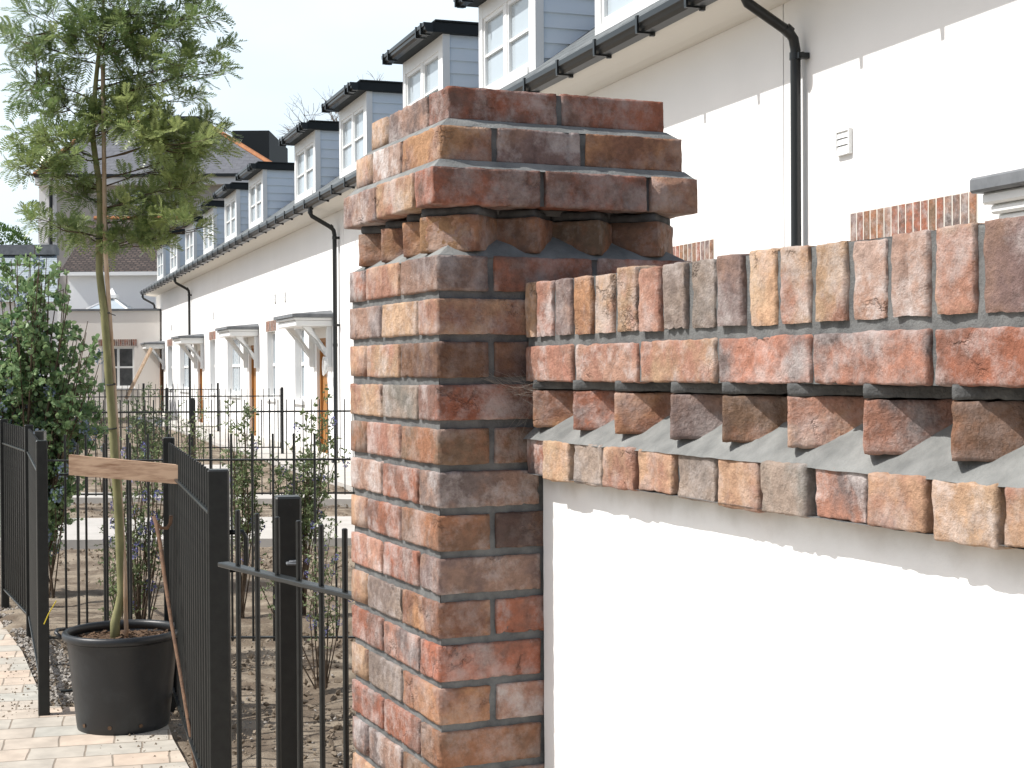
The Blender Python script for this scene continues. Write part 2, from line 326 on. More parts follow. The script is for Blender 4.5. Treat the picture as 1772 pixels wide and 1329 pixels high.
ANY = 'TTORKPGBWMY'
TH = 0.4099
dL = Vector((-math.sin(TH), math.cos(TH), 0)); dR = Vector((math.cos(TH), math.sin(TH), 0)); CPT = Vector((-.1282, 2.5489, EYE))
W = .5046; J = .010; HB = .0975; ZUP = Vector((0, 0, 1))
def faces_for(e):                      # four face frames of a square course with projection e
    w = W + 2 * e; c0 = CPT - (dL + dR) * e; c1 = c0 + dR * w; c2 = c1 + dL * w; c3 = c0 + dL * w
    fr = []
    for c, d, n_ in ((c0, dR, -dL), (c1, dL, dR), (c2, -dR, dL), (c3, -dL, -dR)):
        fr.append((lambda p, c=c, d=d, n_=n_: c + d * p.x + n_ * p.y + ZUP * p.z))
    return w, fr
def course(mb, e, h0, h1, typ, rc, lc, res=.006):
    """rc: codes along the right face from the near corner, lc: along the left face from the near corner"""
    w, fr = faces_for(e)
    Lb = (w - HB - 2 * J) / 2
    for fi, f in enumerate(fr):
        rs = res if fi in (0, 3) else .02
        vis = fi in (0, 3)
        if typ == 'A': seg = [(0, Lb, 1), (Lb + J, 2 * Lb + J, 0)]
        elif typ == 'B': seg = [(HB + J, HB + J + Lb, 0), (w - Lb, w, 1)]
        elif typ == 'C': seg = [(HB + J, w - .2 - J, 0), (w - .2, w, 1)]
        elif typ == 'S':
            half = (w - J) / 2
            seg = [(0, half, 1), (half + J, w, 1)] if fi in (0, 2) else [(HB + J, w - HB - J, 0)]
        for k, (a, b, corner) in enumerate(seg):
            if fi == 0:
                code = rc[k] if typ in 'AS' else rc[k + 1]
            elif fi == 3:                       # runs towards the near corner
                if typ == 'A': code = lc[2 - k]
                elif typ in 'BC': code = (lc[1] if k == 0 else rc[0])
                else: code = lc[1]
            elif fi == 2 and typ in 'A' and k == 1: code = random.choice(ANY)
            elif fi == 2 and typ in 'BC' and k == 1: code = lc[2]
            else: code = random.choice(ANY)
            sk = '' if corner else 'o-'
            dep = HB if corner else .045
            brick(mb, f, a, b, -dep, 0, h0, h1, code, rs, skip=sk, ores=(rs * 1.6 if fi in (0, 3) or corner else .02))
def slab(mb, e, h0, h1, step=.012, amp=.0022):      # rough mortar block (sides and top)
    w, fr = faces_for(e); nh = max(1, round((h1 - h0) / step)); n_ = round(w / step)
    for f in fr:
        mb.grid(lambda u, v: f(Vector((u * w, amp * (nse(u * w * 30, v * (h1 - h0) * 30, h0 * 9) + .6 * nse(u * w * 80, v * (h1 - h0) * 80, 4)), h0 + (h1 - h0) * v))), n_, nh)
    c = CPT - (dL + dR) * e
    mb.grid(lambda u, v: c + dR * (u * w) + dL * (v * w) + ZUP * h1, 2, 2)
def fillet(mb, e0, h0, e1, h1, step=.010, amp=.004, bulge=0.0):
    for q in range(4):
        w0, f0 = faces_for(e0); w1, f1 = faces_for(e1); f0 = f0[q]; f1 = f1[q]
        def fn(u, v):
            a = f0(Vector((u * w0, 0, h0))); b = f1(Vector((u * w1, 0, h1))); p = a.lerp(b, v)
            k = math.sin(math.pi * v)
            edge = min(u, 1 - u) * w0
            d = amp * nse(p.x * 22, p.y * 22, p.z * 22 + q) * (.4 + k) + bulge * k
            nn = (f0(Vector((0, 1, 0))) - f0(Vector((0, 0, 0))))
            m_ = min(1, edge / .012)
            return p + (nn * .6 + ZUP * .8) * d * m_
        mb.grid(fn, round(w0 / step), max(3, round(abs(h1 - h0) / step * 1.6)))
pillar = tag(empty('brick_pillar', CPT + (dR + dL) * W / 2 - Vector((0, 0, EYE))), 'square pillar of mottled handmade bricks with a stepped dogtooth cap', 'pillar')
INV = lambda o, p: o.parent is None
def part(mb, name, m, par, smooth=False):
    o = mb.build(name, m, None, smooth); o.parent = par; o.location = -Vector(par.location) if par.rotation_euler.z == 0 else (0, 0, 0); return o
mb = MB()
SH = .1326
rcs = ['PR', 'T', 'DD', 'R', 'BB', 'P', 'BD', 'P', 'OR', 'R', 'OK', 'B', 'BO', 'P', 'RB', 'O', 'KP', 'G', 'PR', 'T', 'BR', 'P']
lcs = ['PTM', 'YYP', 'MTT', 'KGT', 'WKB', 'GRW', 'WRT', 'GRK', 'KGT', 'TMR', 'KGT', 'GRR', 'KPM', 'RKT', 'PGR', 'KTR', 'GPK', 'MTR', 'KRG', 'PKT', 'RGM', 'TKR']
SH0 = SH + .002
for i in range(22):
    b = SH0 - .075 * i
    if b < -EYE - .05: break
    typ = 'B' if i % 2 == 0 else 'A'
    rc = rcs[i] + 'RBO'; lc = lcs[i]
    course(mb, 0, b, b + .0635, typ, rc if typ == 'B' else rc, lc, res=.006 if b > -.95 else .012)
part(mb, 'shaft', M['brick'], pillar, True)
for (e, h0, h1, typ, rc, lc) in ((.009, .2835, .3495, 'A', 'RRB', 'RTP'), (-.012, .3595, .4235, 'C', 'OPO', 'WWT'), (-.037, .4345, .4955, 'S', 'RR', 'TPT')):
    mb = MB(); course(mb, e, h0, h1, typ, rc, lc); part(mb, 'cap_course', M['brick'], pillar, True)
mb = MB()
slab(mb, -.0068, -EYE - .02, SH0 + .0625)
slab(mb, -.078, .17, .285)
slab(mb, -.062, .276, .2865, amp=.002); slab(mb, -.004, .2865, .347); slab(mb, -.0175, .35, .42); slab(mb, -.0425, .41, .4925)
part(mb, 'mortar', M['mortar'], pillar, True); mb = MB()
fillet(mb, -.003, .194, -.074, .243, amp=.003)
fillet(mb, .005, .347, -.0105, .3625, amp=.002); fillet(mb, -.015, .4215, -.035, .4375, amp=.002)
fillet(mb, -.05, .4915, -.2, .505)
part(mb, 'mortar_fillet', M['mortar_pale'], pillar, True)
mb = MB(); w, fr = faces_for(-.004); q2 = math.sqrt(.5)
codes = {0: 'OBBB', 3: 'DOOO'}
for fi, f in enumerate(fr):
    n_ = 4; pt = w / n_
    for i in range(n_):
        st = (i + .5) * pt
        g = lambda p, f=f, st=st: f(Vector((st + q2 * (p.x - p.y), -q2 * (p.x + p.y), p.z)))
        brick(mb, g, 0, .1, 0, .1, .2035, .2685, (codes[fi][i] if fi in codes else 'B'), .006 if fi in (0, 3) else .02, ores=.006 if fi in (0, 3) else .02)
part(mb, 'dogtooth_course', M['brick'], pillar, True)
# mortar bed over the teeth
mb = MB()
for fi, f in enumerate(fr):
    for i in range(4):
        st = (i + .5) * w / 4
        g = lambda p, f=f, st=st: f(Vector((st + q2 * (p.x - p.y), -q2 * (p.x + p.y), p.z)))
        brick(mb, g, .006, .1, .006, .1, .2675, .284, 'G', .008, amp=.8, r=.003)
mb.c1 = []; mb.c2 = []
part(mb, 'mortar_bed', M['mortar_shaded'], pillar, True)

# ------------------------------------------------------------------ garden wall
W0 = Vector((.0994, 2.438, EYE)); SW = -.190; WE = 1.75; PB = .2235
def wf(p): return W0 - dL * p.x - dR * p.y + ZUP * p.z
gw = tag(empty('garden_wall', W0 + Vector((0, 0, -EYE))), 'low white rendered wall with brick on edge coping running forward from the pillar', 'wall')
mb = MB(); p3 = PB / 3
cc = 'YKPOTTKGGPYTTWWTPOKTGRTPTKYB'
s = SW; i = 0
edges = [SW + .001]
while edges[-1] < WE: edges.append(edges[-1] + p3)
off = -((0 - SW) / p3 % 1) * p3
k0 = math.floor(SW / p3)
for i in range(40):
    a = max(SW, (k0 + i) * p3 + .0062); b = (k0 + i + 1) * p3 - .0062
    if a > WE: break
    if b - a < .02: continue
    sh = random.uniform(-.003, .003); tp = .1515 + random.uniform(-.003, .003)
    brick(mb, wf, a, b, -.205 + sh, 0 + sh, .0535, tp, cc[i % len(cc)], .0045, r=.0035, amp=1.3, skip='h-')
part(mb, 'coping', M['brick'], gw, True)
mb = MB(); cc = 'KKTMMRPTKOM'
for i in range(12):
    a = max(SW, (i - 1) * PB + J / 2); b = i * PB - J / 2
    if a > WE: break
    sh = random.uniform(-.002, .002)
    brick(mb, wf, a, b, -.06, sh, -.0225, .0405, cc[i % len(cc)], .0045, r=.0035, amp=1.3, skip='o-')
part(mb, 'stretcher_course', M['brick'], gw, True)
mb = MB(); cc = 'MYGTTGTGMTYTPKTM'; p2 = PB / 2
for i in range(18):
    a = max(SW, (i - 2) * p2 + .005 + J / 2); b = (i - 1) * p2 + .005 - J / 2
    if a > WE: break
    if b - a < .02: continue
    sh = random.uniform(-.006, .005)
    brick(mb, wf, a, b, -.06, .006 + sh, -.185 - random.uniform(-.002, .005), -.1205, cc[i % len(cc)], .0045, r=.004, amp=1.3, skip='o-')
part(mb, 'header_course', M['brick'], gw, True)
mb = MB(); mb2 = MB(); cc = 'OROPBTMBBBPBRBM'
tx = [-.1456, .0116, .1597, .333, .472, .628, .783, .9346]
tx += [.9346 + .154 * i for i in range(1, 7)]
for i, st in enumerate(tx):
    if st > WE: break
    g = lambda p, st=st: wf(Vector((st + q2 * (p.x - p.y), +.007 - q2 * (p.x + p.y), p.z)))
    brick(mb, g, 0, .118, 0, .1, -.102, -.0365, cc[i], .006, amp=1.1, ores=.008)
    brick(mb2, g, .0, .118, .0, .1, -.0375, -.019, 'G', .007, amp=1.0, r=.003)
part(mb, 'dogtooth_course', M['brick'], gw, True)
LEN = WE - SW
def wgrid(o0, h0, o1, h1, amp, step=.012, fr_=35, bulge=0):
    ln = math.hypot(o1 - o0, h1 - h0)
    def fn(u, v):
        s_ = SW + u * LEN; d = amp * (nse(s_ * fr_, v * ln * fr_, h0 * 7) + .5 * nse(s_ * fr_ * 2.6, v * ln * fr_ * 2.6, 3)); d += bulge * math.sin(math.pi * v)
        nn = Vector((h1 - h0, -(o1 - o0))) / max(ln, 1e-6)
        return wf(Vector((s_, o0 + (o1 - o0) * v + nn.x * d, h0 + (h1 - h0) * v + nn.y * d)))
    mb.grid(fn, round(LEN / step), max(1, round(ln / step)))
mb2.c1 = []; mb2.c2 = []; part(mb2, 'mortar_bed', mat('mortar_half_shaded', (.07, .072, .072), .95, (.14, .143, .14), 30, .003, 200), gw, True); mb = MB()  # bed colour darkened to paint in the shadow below the stretchers
wgrid(-.0075, -.021, -.0075, .148, .002)
wgrid(-.0075, .148, -.2, .148, .002)
wgrid(-.02, -.0215, -.09, -.0215, .001)
wgrid(-.082, -.12, -.082, -.02, .002)
wgrid(-.0065, -.184, -.0065, -.122, .002)

wgrid(.006, -.183, -.05, -.183, .001)
def wb(s0, s1, o0, o1, h0, h1, m_): 
    c = [wf(Vector((a, b, c_))) for a in (s0, s1) for b in (o0, o1) for c_ in (h0, h1)]
    m_.add(c, [(0, 1, 3, 2), (4, 6, 7, 5), (0, 4, 5, 1), (2, 3, 7, 6), (0, 2, 6, 4), (1, 5, 7, 3)])
wb(SW + .002, WE, -.2, -.09, -.17, .144, mb)
part(mb, 'mortar', M['mortar'], gw, True)
mb = MB(); wgrid(.006, -.1235, -.085, -.05, .0026, .010, fr_=16); part(mb, 'mortar_fillet', M['mortar_pale'], gw, True)
mb = MB()
def fn(u, v):
    s_ = SW + u * (LEN + .0); h = -EYE - .02 + v * (EYE - .15)
    d = .0012 * nse(s_ * 5, h * 5, 1) + .0006 * nse(s_ * 40, h * 40, 2)
    return wf(Vector((s_, -.033 + d, h)))
mb.grid(fn, 150, 110)
mb.grid(lambda u, v: wf(Vector((SW + u * LEN, -.19, -EYE - .02 + v * (EYE - .17)))), 4, 4)
wb(WE - .01, WE, -.19, -.034, -EYE, -.17, mb)
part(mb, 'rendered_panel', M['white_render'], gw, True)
# cobweb strands between the pillar and the end of the coping
mb = MB(); rnd = random.Random(5)
for k in range(46):
    a = CPT + dR * rnd.uniform(.08, .16) - dL * .003 + ZUP * (rnd.gauss(-.012, .006)); b = wf(Vector((SW + rnd.uniform(.005, .06), rnd.uniform(-.01, .004), rnd.gauss(-.034, .009))))
    if k % 5 == 0: a += ZUP * rnd.uniform(-.12, .0); b += ZUP * rnd.uniform(-.02, .01)
    mb.tube([a, (a + b) / 2 - ZUP * rnd.uniform(.002, .014), b], .00016, 3, False)
tag(mb.build('cobweb', M['web']), 'wispy cobweb in the corner between pillar and coping', 'cobweb')

# ------------------------------------------------------------------ terrace of houses
U = Vector((-.3287, .9444, 0)); ANG = math.atan2(U.y, U.x); TW0 = Vector((5.672, 0, 0))
def Zd(x): return (5.566 / (.348 + (x - 886) / FPX) + .0329) / .9444
def Zw(x): return 5.672 / (.348 + (x - 886) / FPX)
def Sx(x): return Zw(x) / .9444
EAVE = 4.2
SL = .72
def rooft(o): return EAVE + .13 + (.53 - o) * SL
dorm_s = []
for xn, xf in ((None, 1037), (930, 835), (770, 703), (638, 592), (549, 514), (458, 434), (412, 392), (372, 355)):
    f_ = Zd(xf); n__ = Zd(xn) if xn else f_ - 1.9
    dorm_s.append((n__, f_))
for k in range(1, 4): dorm_s.append((dorm_s[7][0] + 3.95 * k, dorm_s[7][1] + 3.95 * k))
dorm_s = [(dorm_s[0][0] - 3.9, dorm_s[0][1] - 3.9)] + dorm_s
S_END = Sx(271)
bounds = [2.0, Sx(1358) , Sx(842), Sx(596), Sx(487), Sx(377), S_END]
doors = [8.9 / .9444 - 2.2, None, None, Sx(577), Sx(449), Sx(354), Sx(286)]
wins = [(Sx(527), Sx(511), 1), (Sx(477), Sx(463), 1), (Sx(416), Sx(394), 1), (Sx(373), Sx(364), 1), (Sx(330), Sx(312), 1), (Sx(298.5), Sx(291), 1)]
lint_only = [(Sx(1693), Sx(1473)), (Sx(1237), Sx(1150))]
pipes = [Sx(1394), Sx(588), Sx(333), S_END - .25]
vents = [(1465, 250), (478, 514), (495, 511), (371, 543), (298, 563)]
hl = ['white rendered terraced house nearest the camera, seen above the right end of the coping', 'white rendered terraced house partly hidden behind the brick pillar top',
      'white rendered terraced house just behind the brick pillar, with a downpipe at its far end', 'white terraced house with the nearest whole door canopy, left of the pillar',
      'white terraced house mid row with the second door canopy left of the pillar', 'white terraced house at the far end of the row next to the cream annex']
def sash(mbf, mbp, mbs, s0, s1, h0, h1, o=-.11):
    t = .05
    mbf.box(s0, s0 + t, o - .05, o, h0, h1); mbf.box(s1 - t, s1, o - .05, o, h0, h1)
    mbf.box(s0 + t, s1 - t, o - .05, o, h0, h0 + .07); mbf.box(s0 + t, s1 - t, o - .05, o, h1 - t, h1)
    hm = (h0 + h1) / 2; mbf.box(s0 + t, s1 - t, o - .05, o + .004, hm - .03, hm + .03)
    sm = (s0 + s1) / 2; mbf.box(sm - .012, sm + .012, o - .04, o - .006, h0 + .07, hm - .03); mbf.box(sm - .012, sm + .012, o - .04, o - .006, hm + .03, h1 - t)
    mbp.box(s0 + t, s1 - t, o - .035, o - .028, h0 + .05, h1 - .04)
    mbs.box(s0 - .06, s1 + .06, -.11, .05, h0 - .07, h0 - .002)
def lintel(house, s0, s1, h0, h1, codes='RPBPRB'):
    m_ = MB(); n_ = max(3, round((s1 - s0) / .08)); w_ = (s1 - s0) / n_
    f = lambda p: Vector((p.x, p.y, p.z))
    for i in range(n_):
        brick(m_, f, s0 + i * w_ + .005, s0 + (i + 1) * w_ - .005, -.03, .006, h0 + .004, h1 - .004, random.choice(codes), .05, r=.003, amp=.4, skip='o-')
    l_ = m_.build('brick_lintel', M['brick'], house)
    g_ = MB(); g_.box(s0, s1, -.03, .003, h0, h1); g_.build('lintel_mortar', M['soffit'], l_)
G_HOUSE = 'houses of the white terrace'
for hi_ in range(6):
    a, b = bounds[hi_], bounds[hi_ + 1]
    s0 = 0; ln = b - a
    house = tag(empty('terraced_house', TW0 + U * a, ANG), hl[hi_], 'house', G_HOUSE)
    loc = lambda s_: s_ - a
    # local: x along the row, y outwards (left-hand), z up. y = outwards since rotation maps +y to (-.9444,-.3287)
    opens = []
    for (p_, q_, k_) in wins:
        if a < p_ < b: opens.append((loc(p_), loc(q_), 1.0, 2.36, 'w'))
    for d_ in doors:
        if d_ and a <= d_ + .3 < b: opens.append((loc(d_) + .42, loc(d_) + 1.34, 0.0, 2.12, 'd'))
    if hi_ == 0: opens = [(loc(lint_only[0][0]) + .1, loc(lint_only[0][1]) - .1, .9, 2.36, 'w'), (4.98, 5.9, 0, 2.12, 'd')]
    if hi_ == 1: opens = [(loc(lint_only[1][0]) + .1, loc(lint_only[1][1]) - .1, 1.0, 2.36, 'w'), (3.2, 4.12, 0, 2.12, 'd')]
    if hi_ == 2: opens = [(2.2, 3.1, 1.0, 2.36, 'w'), (4.5, 5.4, 1.0, 2.36, 'w')]
    opens = [o_ for o_ in opens if o_[0] > .1 and o_[1] < ln - .1]; opens.sort()
    m_ = MB(); c = 0.006; top = EAVE + .02
    for (x0, x1, z0, z1, k_) in opens:
        m_.box(c, x0, -.3, 0, -.1, top)
        if z0 > 0: m_.box(x0, x1, -.3, 0, -.1, z0)
        m_.box(x0, x1, -.3, 0, z1, top); c = x1
    m_.box(c, ln - .006, -.3, 0, -.1, top)
    m_.build('wall', M['far_render'], house)
    m_ = MB(); m_.box(-.006, .006, -.3, -.012, -.1, top); m_.build('expansion_joint', M['lead'], house)
    # soffit with cove
    m_ = MB(); prof = [(0.001, EAVE - .03), (.05, EAVE - .034), (.16, EAVE - .03), (.28, EAVE - .012), (.37, EAVE + .015), (.40, EAVE + .03), (.40, EAVE + .1), (-.2, EAVE + .1)]
    for k in range(len(prof) - 1):
        (o0, h0), (o1, h1) = prof[k], prof[k + 1]
        m_.add([(0, o0, h0), (ln, o0, h0), (ln, o1, h1), (0, o1, h1)], [(0, 1, 2, 3)])
    m_.add([(0, o, h) for o, h in prof], [tuple(range(len(prof)))]); m_.add([(ln, o, h) for o, h in prof], [tuple(range(len(prof)))])
    m_.build('soffit', M['soffit'], house)
    # gutter (ogee-like box section)
    m_ = MB(); g = [(a9 + .1, b9) for a9, b9 in [(.305, EAVE + .02), (.40, EAVE + .02), (.425, EAVE + .045), (.435, EAVE + .07), (.45, EAVE + .085), (.452, EAVE + .13), (.44, EAVE + .135), (.43, EAVE + .125), (.43, EAVE + .1), (.31, EAVE + .05)]]
    for k in range(len(g)):
        (o0, h0), (o1, h1) = g[k], g[(k + 1) % len(g)]
        m_.add([(0, o0, h0), (ln, o0, h0), (ln, o1, h1), (0, o1, h1)], [(0, 1, 2, 3)])
    m_.add([(0, o, h) for o, h in g], [tuple(range(len(g)))]); m_.add([(ln, o, h) for o, h in g], [tuple(range(len(g)))])
    gu = m_.build('gutter', M['black_plastic'], house)
    bm_ = MB(); bm_.box(-.018, .018, .4, .558, EAVE + .008, EAVE + .026); bm_.box(-.018, .018, .54, .56, EAVE + .026, EAVE + .148); bm_.box(-.018, .018, .4, .435, EAVE - .005, EAVE + .008)
    first = bm_.build('gutter_bracket', M['black_plastic'], gu); k = 0
    x = .45
    while x < ln:
        o_ = first if k == 0 else first.copy()
        if k: COL.objects.link(o_)
        o_.parent = gu; o_.location = (x, 0, 0); x += .88; k += 1
    # main roof
    m_ = MB(); ot = -1.45; ht = rooft(ot)
    m_.add([(0, .55, rooft(.55)), (ln, .55, rooft(.55)), (ln, ot, ht), (0, ot, ht)], [(0, 1, 2, 3)])
    m_.add([(0, ot, ht), (ln, ot, ht), (ln, -7, ht), (0, -7, ht)], [(0, 1, 2, 3)])
    m_.add([(0, -7, ht), (ln, -7, ht), (ln, -7, 0), (0, -7, 0)], [(0, 1, 2, 3)])
    if hi_ == 5: m_.add([(ln, .3, EAVE + .1), (ln, ot, ht), (ln, -7, ht), (ln, -7, 0), (ln, -.3, 0), (ln, -.3, EAVE)], [(0, 1, 2, 3, 4, 5)])
    m_.build('roof', M['slate'], house)
    # windows, doors
    for (x0, x1, z0, z1, k_) in opens:
        if k_ == 'w':
            A_, B_, C_ = MB(), MB(), MB(); sash(A_, B_, C_, x0, x1, z0, z1)
            wn = A_.build('window', M['white_paint'], house); B_.build('pane', M['glass'], wn); C_.build('sill', M['white_paint'], wn)
            cu = MB(); cu.box(x0 + .05, x1 - .05, -.26, -.25, z0, z1); cu.build('net_curtain', M['curtain'], wn)
            lw = .1 if hi_ in (0, 1) else .12
            lintel(house, x0 - lw, x1 + lw, z1 + .002, z1 + .225)
        else:
            A_ = MB(); A_.box(x0, x0 + .07, -.16, -.05, 0, z1); A_.box(x1 - .07, x1, -.16, -.05, 0, z1); A_.box(x0 + .07, x1 - .07, -.16, -.05, z1 - .07, z1)
            fr_ = A_.build('door_frame', M['door_wood'], house)
            B_ = MB(); B_.box(x0 + .07, x1 - .07, -.14, -.09, .02, z1 - .07)
            for zz in ((.15, .95), (1.1, 1.95)): B_.box(x0 + .18, x1 - .18, -.09, -.08, *zz)
            dr = B_.build('door', M['door_wood'], house); H_ = MB(); H_.tube([(x0 + .15, -.075, 1.0), (x0 + .15, -.03, 1.0), (x0 + .26, -.03, 1.0)], .01, 6); H_.build('handle', M['lead'], dr)
            if hi_ == 0: continue
            # canopy
            cx0, cx1 = x0 - .38, x1 + .34; ch = 2.30; co = .62
            C_ = MB(); C_.bbox(cx0, cx1, 0.002, co, ch, ch + .10, .01); C_.bbox(cx0 - .03, cx1 + .03, 0.002, co + .035, ch + .102, ch + .15, .012)
            cn_ = C_.build('door_canopy', M['white_paint'], house)
            D_ = MB(); vs = [(cx0 - .07, .003, ch + .152), (cx1 + .07, .003, ch + .152), (cx1 + .07, co + .07, ch + .152), (cx0 - .07, co + .07, ch + .152),
                             (cx0 - .07, .003, ch + .205), (cx1 + .07, .003, ch + .205), (cx1 + .07, co + .07, ch + .205), (cx0 - .07, co + .07, ch + .205), (cx0 + .05, .003, ch + .27), (cx1 - .05, .003, ch + .27), (cx1 - .05, .3, ch + .235), (cx0 + .05, .3, ch + .235)]
            D_.add(vs, [(0, 1, 2, 3), (0, 4, 5, 1), (1, 5, 6, 2), (2, 6, 7, 3), (3, 7, 4, 0), (4, 8, 9, 5), (5, 9, 10, 6), (6, 10, 11, 7), (7, 11, 8, 4), (8, 11, 10, 9)])
            D_.build('canopy_roof', M['lead'], cn_)
            for bx in (cx0 + .06, cx1 - .14):
                E_ = MB(); E_.box(bx, bx + .08, .003, .085, 1.62, ch - .002)
                E_.add([(bx + u_, o_, h_) for u_ in (0.005, .075) for (o_, h_) in ((.086, 1.78), (.086, 1.92), (.50, ch - .003), (.36, ch - .003), )], [(0, 1, 2, 3), (7, 6, 5, 4), (0, 3, 7, 4), (1, 5, 6, 2), (0, 4, 5, 1), (3, 2, 6, 7)])
                E_.build('bracket', M['white_paint'], cn_)
    # the door hood above the coping at the right edge belongs to the nearest house
    if hi_ == 0:
        s1c = 8.22 - a; s0c = s1c - 1.5; ch = 2.335; co = .62
        C_ = MB(); C_.bbox(s0c + .06, s1c - .06, .002, co - .06, ch - .10, ch, .008); C_.bbox(s0c + .035, s1c - .035, .002, co - .03, ch + .002, ch + .05, .012); C_.bbox(s0c + .01, s1c - .01, .002, co, ch + .052, ch + .11, .01)
        cn_ = C_.build('door_canopy', M['white_paint'], house)
        D_ = MB(); D_.bbox(s0c - .03, s1c + .03, .003, co + .05, ch + .112, ch + .19, .012); D_.build('canopy_roof', M['lead'], cn_)
        for bx in (s0c + .1, s1c - .2):
            E_ = MB(); E_.add([(bx + u_, o_, h_) for u_ in (0, .08) for (o_, h_) in ((.003, 1.5), (.09, 1.5), (.5, ch - .1), (.003, ch - .1))], [(0, 1, 2, 3), (7, 6, 5, 4), (0, 3, 7, 4), (1, 5, 6, 2), (0, 4, 5, 1), (3, 2, 6, 7)]); E_.build('bracket', M['white_paint'], cn_)
    # dormers
    for (n_, f_) in dorm_s:
        if not (a <= (n_ + f_) / 2 < b): continue
        if f_ > S_END + .4: continue
        x0, x1 = loc(n_), loc(f_); zt = 5.70; zb = rooft(.1)
        cheeks = []
        back = (zt - rooft(.1)) / SL + .25
        for xs, sg in ((x0, -1), (x1, 1)):     # clapboarded cheeks, boards overlap
            z = zt; A_ = MB()
            while z > zb - .1:
                z2 = z - .158
                A_.add([(xs, -.02, z), (xs, -back, z), (xs + sg * .022, -back, z2), (xs + sg * .022, -.02, z2), (xs, -.02, z2), (xs, -back, z2)], [(0, 1, 2, 3), (3, 2, 5, 4)])
                z = z2
            A_.box(min(xs - sg * .002, xs - sg * .02), max(xs - sg * .002, xs - sg * .02), -back, -.02, zb - .1, zt); cheeks.append(A_)
        F_ = MB(); o = 0.0; t = .045
        F_.box(x0 - .03, x0 + .17, -.08, .012, zb - .06, zt); F_.box(x1 - .10, x1 + .03, -.08, .012, zb - .06, zt)
        F_.box(x0 + .17, x1 - .10, -.08, .010, zt - .17, zt); F_.box(x0 + .17, x1 - .10, -.08, .03, zb - .06, zb + .05)
        i0, i1 = x0 + .17, x1 - .10; im = (i0 + i1) / 2; z0, z1 = zb + .05, zt - .17
        F_.box(im - .05, im + .05, -.07, .004, z0, z1)
        for (p_, q_) in ((i0, im - .05), (im + .05, i1)):
            F_.box(p_, p_ + t, -.07, -.006, z0, z1); F_.box(q_ - t, q_, -.07, -.006, z0, z1)
            F_.box(p_ + t, q_ - t, -.07, -.006, z0, z0 + t + .02); F_.box(p_ + t, q_ - t, -.07, -.006, z1 - t, z1)
            F_.box(p_ + t, q_ - t, -.06, -.012, z0 + (z1 - z0) * .47, z0 + (z1 - z0) * .47 + .028)
        dm = F_.build('dormer', M['white_paint'], house, loc=(0, .1, 0))
        for A_ in cheeks: A_.build('cheek', M['cladding'], dm)
        P_ = MB(); P_.box(i0 + .02, i1 - .02, -.05, -.042, z0 + .01, z1 - .01); P_.build('pane', M['glass'], dm)
        K_ = MB(); K_.box(i0 + .02, i1 - .02, -.2, -.19, z0 + .01, z1 - .01); K_.build('blind', M['curtain'], dm)
        Q_ = MB(); Q_.bbox(x0 - .09, x1 + .09, -back - .2, .16, zt + .002, zt + .13, .006); Q_.bbox(x0 - .11, x1 + .11, -back - .2, .13, zt + .132, zt + .155, .005)
        Q_.build('dormer_roof', M['roof_felt'], dm)
        g = [(.162, zt - .01), (.235, zt - .01), (.26, zt + .02), (.265, zt + .05), (.28, zt + .06), (.282, zt + .105), (.162, zt + .105)]; T_ = MB(); e0, e1 = x0 - .13, x1 + .13
        for k in range(len(g)):
            (o0, h0), (o1, h1) = g[k], g[(k + 1) % len(g)]; T_.add([(e0, o0, h0), (e1, o0, h0), (e1, o1, h1), (e0, o1, h1)], [(0, 1, 2, 3)])
        T_.add([(e0, o_, h_) for o_, h_ in g], [tuple(range(len(g)))]); T_.add([(e1, o_, h_) for o_, h_ in g], [tuple(range(len(g)))])
        for bx in (e0 + .12, e0 + .34, e1 - .36, e1 - .1): T_.box(bx, bx + .03, .16, .29, zt - .022, zt + .118)
        T_.build('dormer_gutter', M['black_plastic'], dm)
    # downpipes
    for ps in pipes:
        if a <= ps < b:
            x = loc(ps); r_ = .036
            P_ = MB(); P_.tube([(x, .47, EAVE + .02), (x, .47, EAVE - .07), (x, .445, EAVE - .12), (x, .12, EAVE - .30), (x, .085, EAVE - .345), (x, .07, EAVE - .42), (x, .07, .12), (x, .13, .04)], r_, 14)
            for (oo, hh) in ((.07, EAVE - .44), (.07, 2.0)): P_.tube([(x, oo, hh), (x, oo, hh - .05)], r_ + .006, 14)
            P_.tube([(x, .15, EAVE - .276), (x, .11, EAVE - .306)], r_ + .007, 14); P_.tube([(x, .47, EAVE - .03), (x, .47, EAVE - .08)], r_ + .006, 14)
            dp = P_.build('downpipe', M['black_plastic'], house, 'auto')
            for hh in (EAVE - .47, 2.3):
                C_ = MB(); C_.box(x - .075, x - .035, 0.001, .085, hh - .02, hh + .02); C_.tube([(x - .085, .06, hh), (x - .035, .06, hh)], .022, 10)
                C_.build('pipe_clip', M['black_plastic'], dp)
    for (vx, vy) in vents:
        sv = Sx(vx)
        if a <= sv < b:
            z = EYE + (638 - vy) * Zw(vx) / FPX; x = loc(sv); V_ = MB(); V_.bbox(x - .085, x - .07, .001, .03, z - .085, z + .085, .003); V_.bbox(x + .07, x + .085, .001, .03, z - .085, z + .085, .003)
            V_.box(x - .07, x + .07, .001, .03, z + .07, z + .085); V_.box(x - .07, x + .07, .001, .03, z - .085, z - .07)
            for k in range(3): V_.add([(x - .07, .018, z + .07 - k * .047), (x + .07, .018, z + .07 - k * .047), (x + .07, .026, z + .028 - k * .047), (x - .07, .026, z + .028 - k * .047)], [(0, 1, 2, 3)])
            V_.build('vent', M['white_paint'], house)
    Kb = MB(); Kb.box(0.01, ln - .01, .001, .02, -.1, .14); Kb.build('plinth', M['soffit'], house)

